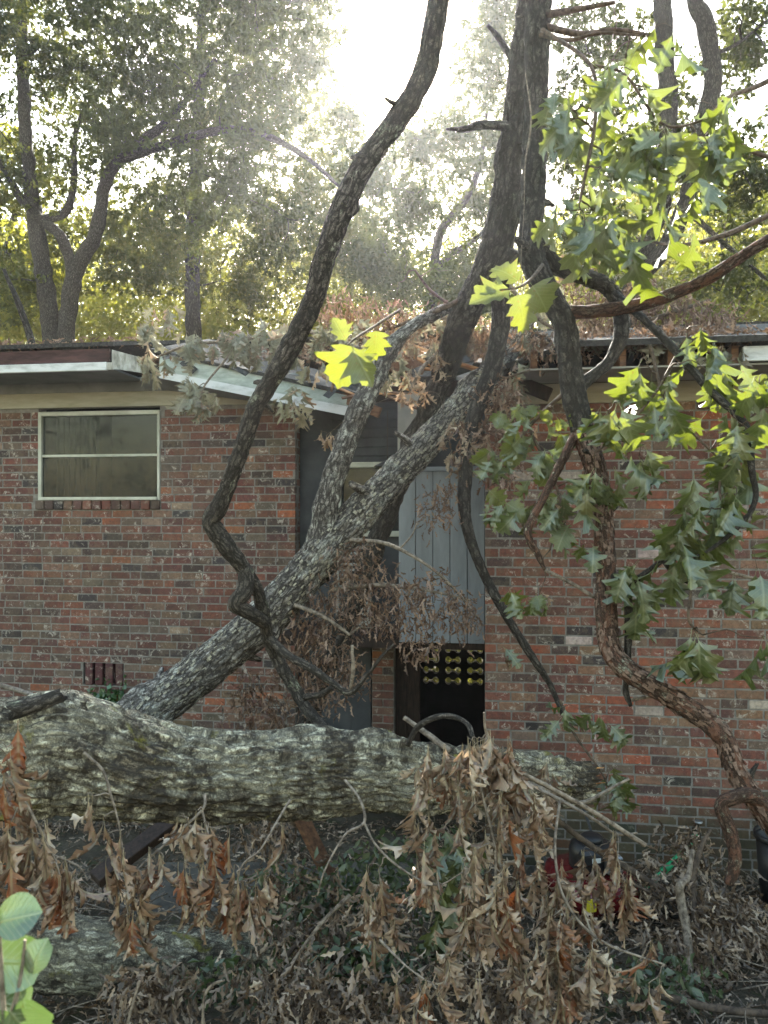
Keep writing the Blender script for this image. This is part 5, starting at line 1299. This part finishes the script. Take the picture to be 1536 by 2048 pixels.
for (lab, ms, bl) in [('fine bare twigs crossing the sky at the upper right edge', mains(([(1600, 130, 4.6), (1520, 170, 4.6), (1450, 200, 4.5), (1400, 260, 4.5)], [6, 5, 4, 2]), ([(1600, 330, 4.6), (1500, 300, 4.6), (1440, 240, 4.6)], [5, 4, 2])), [(1480, 130, 4.6, 70, 70, .3, 24), (1460, 280, 4.6, 70, 90, .3, 24), (1400, 180, 4.6, 50, 60, .2, 10)]),
                      ('fine bare twigs on the upright trunk at the top', mains(([(1080, 70, 4.0), (1140, 80, 3.9), (1200, 66, 3.8), (1290, 72, 3.7)], [5, 4, 3, 2])), [(1180, 40, 3.9, 80, 40, .2, 18), (1250, 90, 3.8, 70, 50, .2, 14)]),
                      ('fine bare twigs over the crushed middle of the roof', mains(([(980, 560, 5.0), (900, 610, 5.2), (800, 650, 5.4), (720, 680, 5.4)], [7, 5, 4, 2]), ([(900, 610, 5.2), (860, 580, 5.2), (830, 540, 5.2)], [3, 3, 2])), [(780, 620, 5.4, 120, 60, .3, 30), (640, 640, 5.5, 100, 50, .3, 20), (880, 560, 5.3, 60, 50, .2, 12)]),
                      ('fine bare twigs lying on the right roof', mains(([(1560, 420, 5.4), (1450, 470, 5.5), (1350, 490, 5.6), (1250, 470, 5.7)], [6, 5, 4, 2])), [(1400, 480, 5.5, 120, 50, .3, 22), (1340, 600, 5.8, 120, 40, .3, 20)])]:
    base = Vector(ms[0][0][0]); t = thing('bare_branch', lab, 'bare branch', base, 'fine bare branches')
    for pts, rad in ms:
        b = MB(); b.tube(pts, rad, 8, bump=max(rad) * .2); b.build('stem', M['twig_dark'], t, base, bark=True)
    b = MB()
    for pts, rad in grow(ms, [Vector(p) for bb in bl for p in blob_pts(*bb)], .0018, .03, rg): b.tube(pts, rad, 4, step=.06)
    b.build('twigs', M['twig_dark'], t, base, bark=True, kind='stuff')

# small dead leaf thickets around the leaning trunk
def thicket(name, label, mains_, blobs, size, mat, rg, twig='twig_dark', group=None, hang=.7, lpn=12):
    base = Vector(mains_[0][0][0]); t = thing(name, label, 'dead branch', base, group)
    for pts, rad in mains_:
        b = MB(); b.tube(pts, rad, 7); b.build('stem', M[twig], t, base, bark=True)
    nodes = []
    for bl in blobs: nodes += [Vector(p) for p in blob_pts(*bl[:6], max(2, bl[6] // 9))]
    b = MB()
    for pts, rad in grow(mains_, nodes, .0022, .1, rg): b.tube(pts, rad, 4, step=.05)
    b.build('twigs', M[twig], t, base, bark=True, kind='stuff')
    C = np.vstack([np.array(n) + RNG.normal(size=(lpn, 3)) * .045 for n in nodes])
    b = MB(); curl_mass(b, C, RNG.uniform(size[0], size[1], len(C)), hang)
    b.build('leaves', M[mat], t, base, kind='stuff')
    return t
thicket('dead_leaf_thicket', 'tangle of small curled dead leaves hanging from the leaning trunk', mains(([(700, 1080, 4.8), (780, 1090, 4.7), (880, 1150, 4.6), (960, 1240, 4.6)], [5, 4, 3, 2]), ([(660, 1180, 4.8), (760, 1170, 4.7), (850, 1180, 4.6), (940, 1200, 4.6)], [5, 4, 3, 2]), ([(560, 1200, 4.7), (640, 1230, 4.6), (700, 1270, 4.6)], [5, 4, 3])),
        [(700, 1110, 4.75, 60, 40, .15, 260), (780, 1180, 4.7, 80, 50, .2, 330), (880, 1200, 4.6, 70, 60, .15, 300), (640, 1260, 4.75, 70, 60, .2, 380), (690, 1190, 4.75, 80, 60, .2, 330), (760, 1240, 4.7, 70, 40, .15, 240), (880, 1010, 4.8, 50, 60, .12, 170), (600, 1340, 4.75, 70, 60, .2, 330), (680, 1360, 4.7, 60, 60, .2, 280), (850, 1290, 4.6, 40, 40, .1, 110), (560, 1430, 4.8, 120, 50, .2, 340), (500, 1380, 4.9, 60, 50, .15, 140), (940, 1230, 4.6, 40, 50, .1, 130)],
        (.035, .07), 'litter_rust', random.Random(2), twig='twig', group='thickets of small dead leaves', lpn=9)
thicket('dead_leaf_thicket', 'small curled dead leaves bunched beside the broken roof opening', mains(([(1000, 820, 5.0), (960, 860, 4.9), (940, 920, 4.85)], [4, 3, 2]), ([(1000, 760, 5.0), (1060, 740, 4.9)], [3, 2])),
        [(960, 880, 4.9, 50, 60, .12, 200), (1010, 790, 4.95, 50, 40, .12, 150), (1000, 900, 4.9, 40, 80, .12, 160), (700, 640, 5.5, 120, 50, .3, 240), (860, 650, 5.6, 120, 50, .3, 300), (1010, 680, 5.5, 90, 50, .3, 240)],
        (.045, .085), 'litter_rust', random.Random(4), group='thickets of small dead leaves')
thicket('dead_leaf_thicket', 'rust brown dead foliage heaped on the right roof', mains(([(1300, 640, 6.6), (1250, 600, 6.6), (1180, 560, 6.6)], [6, 5, 3]), ([(1300, 640, 6.6), (1360, 620, 6.6), (1420, 600, 6.6)], [5, 4, 3])),
        [(1300, 600, 6.6, 90, 40, .4, 360), (1180, 640, 6.5, 80, 50, .4, 260), (1400, 650, 6.5, 90, 40, .4, 240), (1160, 560, 6.6, 60, 50, .3, 140), (1350, 680, 5.3, 130, 24, .15, 220), (1120, 690, 5.3, 80, 30, .15, 170)], (.06, .1), 'litter_rust', random.Random(5), group='thickets of small dead leaves')
thicket('dead_leaf_thicket', 'brown brush heap against the foot of the right wall', mains(([(1400, 1900, 4.2), (1385, 1780, 4.4), (1400, 1700, 4.5), (1420, 1660, 4.6)], [8, 7, 5, 3]), ([(1330, 1800, 4.4), (1250, 1760, 4.5)], [4, 3])),
        [(1390, 1690, 4.7, 60, 30, .12, 150), (1400, 1800, 4.4, 110, 60, .25, 300), (1480, 1850, 4.2, 80, 70, .25, 280), (1340, 1900, 4.1, 80, 50, .2, 150), (1440, 1930, 4.0, 90, 50, .2, 240), (1300, 1760, 4.6, 60, 50, .2, 120)], (.05, .1), 'litter', random.Random(6), group='thickets of small dead leaves', hang=.4)
thicket('dead_leaf_thicket', 'grey brown brush under the fallen trunk in the middle', mains(([(520, 1990, 3.4), (600, 1880, 3.6), (700, 1800, 3.8), (760, 1700, 4.0)], [6, 5, 4, 3]), ([(600, 1880, 3.6), (700, 1950, 3.3), (800, 1980, 3.2), (860, 1930, 3.2)], [5, 4, 3, 3])),
        [(560, 1790, 3.9, 120, 70, .2, 230), (640, 1900, 3.5, 130, 60, .25, 330), (560, 1990, 3.2, 160, 50, .25, 330), (740, 1850, 3.6, 90, 80, .2, 240), (700, 2000, 3.1, 140, 50, .2, 300), (960, 1980, 3.2, 120, 60, .25, 330), (300, 2010, 3.2, 90, 40, .15, 200), (270, 1980, 3.15, 40, 30, .08, 90), (1100, 2010, 3.1, 140, 40, .2, 240), (530, 1660, 4.3, 60, 50, .2, 110)], (.05, .095), 'litter', random.Random(8), group='thickets of small dead leaves', hang=.45)

# ------------------------------------------------------------------ leaf litter on ground and roofs
n = 30000
X = RNG.uniform(-3.6, 3.6, n); Y = RNG.uniform(2.2, 6.6, n)
Z = gz(X, Y) + RNG.uniform(0.0, .05, n) + .01
dens = fbm(np.stack([X * 1.5, Y * 1.5, X * 0], 1), 3)
k = RNG.random(n) < np.clip((dens - .25) * 2.2, .15, 1)
b = MB(); curl_mass(b, np.stack([X, Y, Z], 1)[k], RNG.uniform(.035, .085, int(k.sum())), .0, True)
tag(b.build('leaf_litter', M['litter'], None), 'dry leaf litter covering the soil', 'leaf litter', kind='stuff')
C = []
for (x0, x1, y0, y1, z0, sl, m) in [(lf, xe, YF - .04, YF + .9, zr + .03, .19, 420), (.6, 4.5, YG - .04, YG + 1.0, zrr + .04, .2, 1000), (-3.2, .5, .5, 2.4, 2.85, .3, 1700)]:
    for _ in range(m):
        x, y = RNG.uniform(x0, x1), RNG.uniform(y0, y1); C.append(tuple(H2W(x, y, z0 + (y - y0) * sl + RNG.uniform(0, .05))))
C = np.array(C); b = MB(); curl_mass(b, C, RNG.uniform(.05, .1, len(C)), .0, True)
tag(b.build('roof_litter', M['litter_rust'], None), 'fallen leaves strewn on the roof edges', 'leaf litter', kind='stuff')
# ivy low on the left wall
C = np.array([tuple(H2W(hp(RNG.normal(240, 35), 1400, YL)[0], YL - RNG.uniform(.01, .08), RNG.normal(-.15, .07))) for _ in range(420)])
b = MB(); leaf_mass(b, C, RNG.uniform(.03, .06, len(C)), .4, wid=.8)
tag(b.build('ivy', M['ivy'], None), 'small dark ivy patch low on the left brick wall', 'ivy', kind='stuff')

C = np.vstack([blob_pts(u, v, Z, ru, rv, rz, n) for u, v, Z, ru, rv, rz, n in [(620, 1800, 3.9, 160, 90, .25, 500), (780, 1760, 4.0, 120, 90, .25, 450), (720, 1930, 3.4, 160, 60, .2, 420), (450, 1960, 3.4, 120, 40, .15, 160), (900, 1760, 3.7, 70, 120, .15, 300), (1300, 1960, 3.7, 160, 40, .2, 240)]])
b = MB(); leaf_mass(b, C, RNG.uniform(.03, .075, len(C)), .2, wid=.5)
M['weeds'] = mat_leaf('weeds', [(0.0, (0.035, 0.055, 0.025)), (0.6, (0.07, 0.09, 0.045)), (1.0, (0.12, 0.13, 0.07))], (0.12, 0.18, 0.04), 0.35, 0.05, 0.5, island=True)
tag(b.build('weeds', M['weeds'], None), 'grey green weeds and brush under the fallen trunk', 'weeds', kind='stuff')
# ------------------------------------------------------------------ sticks, boards
def stick(name, label, q, rr, mat, cat='stick', group='loose sticks and twigs', disp=.0):
    pts = PP(q); b = MB(); b.tube(pts, px(rr, q), 10, disp=max(px(rr, q)) * .15, fr=(60, 12), bump=max(px(rr, q)) * .1, seed=len(label) * .37)
    tag(b.build(name, M[mat], None, pts[0], bark=True), label, cat, group)
stick('stick', 'arched bare twig in front of the black opening', [(815, 1490, 3.6), (835, 1455, 3.55), (870, 1435, 3.5), (905, 1433, 3.5), (935, 1448, 3.45), (945, 1475, 3.4)], [5, 6, 6, 6, 5, 5], 'bark_limb')
stick('stick', 'straight grey stick slanting across the black opening', [(808, 1435, 3.9), (860, 1472, 3.85), (900, 1502, 3.8)], [5, 6, 6], 'twig')
stick('stick', 'pale lichened stick standing in front of the brick wall base', [(1378, 1960, 3.9), (1375, 1880, 4.0), (1362, 1800, 4.1), (1360, 1770, 4.1), (1375, 1755, 4.2), (1385, 1700, 4.3)], [10, 9, 9, 8, 6, 4], 'twig')
stick('stick', 'long thin pole slanting past the mower to lower right', [(1090, 1620, 4.6), (1180, 1690, 4.55), (1300, 1765, 4.5), (1420, 1850, 4.4), (1500, 1895, 4.35)], [5, 6, 7, 7, 5], 'twig_dark')
stick('stick', 'thin stick lying on the soil at lower right', [(1180, 1960, 3.6), (1300, 1985, 3.6), (1420, 2015, 3.55), (1560, 2030, 3.5)], [7, 8, 8, 7], 'twig_dark')
stick('stick', 'thick dark branch lying behind the mower', [(1260, 1770, 4.9), (1320, 1810, 4.8), (1400, 1850, 4.7), (1480, 1900, 4.6)], [13, 14, 13, 10], 'bark_dark')
stick('stick', 'forked white twig at the bottom edge left of centre', [(405, 2090, 2.6), (408, 2000, 2.6), (425, 1970, 2.6), (450, 1960, 2.6)], [3, 3, 3, 2], 'twig')
stick('stick', 'bare twig reaching right past the broken trunk end', [(1040, 1560, 3.3), (1120, 1590, 3.3), (1165, 1605, 3.3), (1230, 1572, 3.3), (1258, 1558, 3.3)], [4, 4, 4, 3, 3], 'twig')
stick('stick', 'pale twig slanting down at the bottom left', [(280, 1960, 2.5), (265, 2010, 2.5), (250, 2070, 2.5)], [2.5, 2.5, 2.5], 'twig')
stick('stick', 'grey twig leaning across the soil below the plank', [(700, 1790, 3.5), (640, 1850, 3.4), (560, 1960, 3.3)], [4, 4, 3], 'twig')
stick('stick', 'thin pale twig on the left wall behind the burl', [(-20, 1365, 3.4), (40, 1382, 3.4), (90, 1400, 3.3)], [5, 5, 4], 'twig')
for i in range(60):
    pass
b = MB()
for i in range(420):
    x, y = RNG.uniform(-2.6, 3.0), RNG.uniform(2.7, 5.6); a = RNG.uniform(0, 6.28); L = RNG.uniform(.12, .6)
    p0 = Vector((x, y, float(gz(x, y)) + .03)); dz = RNG.uniform(-.02, .16) * L * 2
    p2 = p0 + Vector((math.cos(a) * L, math.sin(a) * L, 0)); p2.z = float(gz(p2.x, p2.y)) + .04 + max(0, dz)
    pm = p0.lerp(p2, .5) + Vector((RNG.uniform(-.04, .04), RNG.uniform(-.04, .04), .02)); r = RNG.uniform(.002, .006)
    b.tube([p0, pm, p2], [r, r * .9, r * .5], 4, step=.08)
tag(b.build('twig_litter', M['twig'], None, bark=True), 'scattered broken twigs over the soil', 'twigs', kind='stuff')
b = MB(); b.beam(P(598, 1625, 4.3), P(675, 1785, 4.2), .1, .03, (1, -.6, .3)); tag(b.build('wooden_plank', M['brown_wood'], None, smooth=False), 'brown plank leaning under the fallen trunk', 'plank')
b = MB(); b.beam(P(350, 1640, 4.0), P(190, 1760, 3.7), .09, .05, (0, -.4, 1)); tag(b.build('dark_beam', M['dark_wood'], None, smooth=False), 'black timber lying under the left part of the trunk', 'timber')
o = MB().box(-1.75, 0.5, 4.75, 5.75, -1.2, -.99, .02).build('patio_slab', M['concrete'], None, smooth=False); o['kind'] = 'structure'; o['label'] = 'grey concrete slab before the entry'; o['category'] = 'slab'

# ------------------------------------------------------------------ lantern, mower, hose, tap, bin, shrub
c = H2W(hp(775, 950, .7)[0], .7, hp(775, 950, .7)[1])
ln = thing('hanging_lantern', 'bronze porch lantern hanging in the entry behind the trunk', 'lantern', c)
def lathe(b, prof, n=8, cen=(0, 0, 0)):
    V = [(cen[0] + r * math.cos(2 * math.pi * k / n), cen[1] + r * math.sin(2 * math.pi * k / n), cen[2] + z) for r, z in prof for k in range(n)]
    f = [(i * n + k, i * n + (k + 1) % n, (i + 1) * n + (k + 1) % n, (i + 1) * n + k) for i in range(len(prof) - 1) for k in range(n)]
    return b.add(V, f)
lathe(MB(), [(.002, .13), (.03, .12), (.11, .08), (.115, .07), (.07, .068), (.002, .068)], 8).build('cap', M['lantern'], ln, smooth=False)
lathe(MB(), [(.002, .066), (.07, .066), (.062, -.09), (.002, -.09)], 8).build('lantern_glass', M['lantern_glass'], ln, smooth=False)
lathe(MB(), [(.002, -.092), (.068, -.092), (.068, -.106), (.02, -.12), (.002, -.14)], 8).build('base_ring', M['lantern'], ln, smooth=False)
for k in range(4):
    a = math.pi / 4 + k * math.pi / 2; MB().beam((.072 * math.cos(a), .072 * math.sin(a), .066), (.066 * math.cos(a), .066 * math.sin(a), -.092), .01, .01, (1, 0.3, 0)).build('rib', M['lantern'], ln, smooth=False)
MB().tube([Vector((0, 0, .125)), Vector((0, 0, .3)), Vector((0, 0, .55))], [.005] * 3, 6).build('chain', M['lantern'], ln, bark=True)

mc = P(1182, 1748, 5.05); mc.z = float(gz(mc.x, mc.y)) + .0
mw = thing('lawn_mower', 'red push mower with black engine half hidden by dead leaves', 'lawn mower', mc, rz=R(12))
# deck: rounded skirted shell
pr = []; n = 40
for (r, z) in [(.20, .12), (.245, .12), (.25, .2), (.24, .25), (.2, .275), (.1, .285), (.001, .285)]:
    pr.append([(math.copysign(abs(math.cos(a)) ** .6, math.cos(a)) * r * 1.05, math.copysign(abs(math.sin(a)) ** .6, math.sin(a)) * r * 1.2, z) for a in np.linspace(0, 2 * math.pi, n, endpoint=False)])
V = [p for row in pr for p in row]
f = [(i * n + k, i * n + (k + 1) % n, (i + 1) * n + (k + 1) % n, (i + 1) * n + k) for i in range(len(pr) - 1) for k in range(n)]
dk = MB().add(V, f).build('deck', M['red_paint'], mw)
MB().box(-.2, -.12, -.31, -.302, .16, .24, .003).build('warning_label', M['yellow_label'], dk, smooth=False)
eng = lathe(MB(), [(.001, .46), (.09, .46), (.13, .44), (.14, .4), (.14, .3), (.12, .286), (.001, .286)], 24).build('engine', M['black_plastic'], mw)
lathe(MB(), [(.001, .5), (.05, .5), (.075, .485), (.08, .462), (.001, .462)], 20).build('recoil_cover', M['black_plastic'], eng)
MB().box(.02, .13, -.19, -.13, .31, .42, .012).build('muffler', M['steel'], eng, smooth=False)
for k in range(5): MB().box(.03, .12, -.195, -.188, .325 + k * .018, .333 + k * .018, .002).build('muffler_slot', M['black_plastic'], eng, smooth=False)
MB().box(-.15, -.04, -.17, -.1, .36, .46, .02).build('fuel_tank', M['black_plastic'], eng, smooth=False)
MB().box(-.08, -.02, -.176, -.171, .39, .42, .002).build('engine_label', M['white_plastic'], eng, smooth=False)
for sx in (-1, 1):
    for sy in (-1, 1):
        wv = MB(); lathe(wv, [(.045, -.02), (.09, -.022), (.1, -.012), (.1, .012), (.09, .022), (.045, .02), (.045, -.02)], 24)
        wl_ = wv.build('wheel', M['rubber'], mw); wl_.rotation_euler = (0, R(90), 0); wl_.location = (sx * .285, sy * .25, .1)
        lathe(MB(), [(.001, -.024), (.044, -.022), (.044, .022), (.001, .024)], 16).build('hub', M['white_plastic'], wl_, smooth=False)
for sx in (-1, 1): MB().tube([Vector((sx * .2, .25, .2)), Vector((sx * .2, .5, .45)), Vector((sx * .19, .62, .58))], [.011] * 3, 8).build('handle_tube', M['black_plastic'], mw, bark=True)
MB().tube([Vector((-.19, .62, .58)), Vector((0, .63, .6)), Vector((.19, .62, .58))], [.011] * 3, 8).build('handle_bar', M['black_plastic'], mw, bark=True)

tp_ = H2W(hp(1392, 1652, YR)[0], YR, hp(1392, 1652, YR)[1])
tapo = thing('garden_tap', 'dark outdoor tap low on the right wall with a hose screwed on', 'tap', tp_, rz=-TH)
MB().tube([Vector((0, .02, 0)), Vector((0, -.06, 0)), Vector((0, -.09, -.01)), Vector((-.005, -.1, -.05))], [.014, .014, .016, .014], 10).build('spout', M['lantern'], tapo, bark=True)
MB().tube([Vector((0, -.06, .01)), Vector((0, -.065, .05))], [.007, .007], 8).build('valve_stem', M['lantern'], tapo, bark=True)
lathe(MB(), [(.001, .05), (.026, .05), (.03, .056), (.026, .062), (.001, .062)], 14, (0, -.065, 0)).build('handle', M['steel'], tapo, smooth=False)
q = [(1391, 1668, 5.5), (1385, 1684, 5.48), (1368, 1702, 5.45), (1340, 1730, 5.4), (1322, 1745, 5.4), (1300, 1766, 5.35), (1270, 1785, 5.3), (1225, 1800, 5.25), (1190, 1830, 5.2)]
MBh = MB(); MBh.tube(PP(q), [.02, .018, .019, .02, .026, .018, .02, .018, .018], 14, step=.008, bump=.006)
tag(MBh.build('garden_hose', M['hose'], None, P(*q[0]), bark=True), 'bright green expanding hose running down from the tap', 'hose')
bc_ = P(1566, 1730, 5.1); bc_.z = float(gz(bc_.x, bc_.y))
bn = thing('black_bin', 'black plastic tub at the right edge against the wall', 'bin', bc_)
hgt = P(1530, 1668, 5.1).z - bc_.z
lathe(MB(), [(.001, .01), (.13, .01), (.15, hgt * .5), (.165, hgt - .02), (.15, hgt - .03), (.14, hgt * .5), (.12, .03), (.001, .03)], 28).build('tub', M['black_plastic'], bn)
lathe(MB(), [(.163, hgt - .03), (.178, hgt - .028), (.178, hgt), (.163, hgt + .002), (.163, hgt - .03)], 28).build('rim', M['black_plastic'], bn)
# white crumpled leaf scrap beside the mower is a bag
# close shrub at lower left
sb = P(-40, 2250, .8)
sbt = thing('shrub', 'out of focus bright green rounded shrub leaves at the lower left corner', 'shrub', sb)
b = MB(); b.tube([sb, P(10, 2080, .8), P(40, 1960, .8), P(50, 1880, .8)], [.004, .003, .002, .0015], 6); b.build('stem', M['twig'], sbt, sb, bark=True); b = MB(); b.tube([P(10, 2080, .8), P(0, 1900, .78), P(-10, 1790, .78)], [.003, .002, .0015], 6); b.build('stem', M['twig'], sbt, sb, bark=True)
for (u, v, Z, s, du, dv) in [(-30, 1850, .78, .055, 1, -.2), (-60, 1920, .8, .075, 1, .12), (55, 1960, .8, .042, .35, -1), (40, 1985, .8, .052, .2, .9), (-20, 2010, .79, .05, .6, 1), (10, 2010, .77, .055, .5, .8), (70, 2030, .8, .04, .1, 1), (-50, 1990, .82, .06, 1, .4), (-30, 1950, .83, .05, .8, .6), (20, 2080, .78, .05, 1, .1)]:
    put_leaf(sbt, sb, P(u, v, Z), Vector((du, .1, -dv)), Vector((rs.uniform(-.3, .3), -1, .5)), s, rs.choice(LEAVES['shrub']))

# ------------------------------------------------------------------ haze volume added to imitate the veiling glare of the lens
hm, nt = new_mat('glare_haze')
pv = nd(nt, 'ShaderNodeVolumePrincipled', i={'Density': HAZE, 'Anisotropy': 0.7})
pv.inputs['Color'].default_value = (0.93, 0.95, 1.0, 1)
ho_ = nd(nt, 'ShaderNodeOutputMaterial'); nt.links.new(pv.outputs[0], ho_.inputs['Volume'])
hz_ = MB().box(-405, 405, -405, 405, -2.2, 26.0).build('haze', hm, None, smooth=False)
hz_['kind'] = 'stuff'; hz_['label'] = 'thin added haze imitating lens glare towards the sun'; hz_['category'] = 'haze'
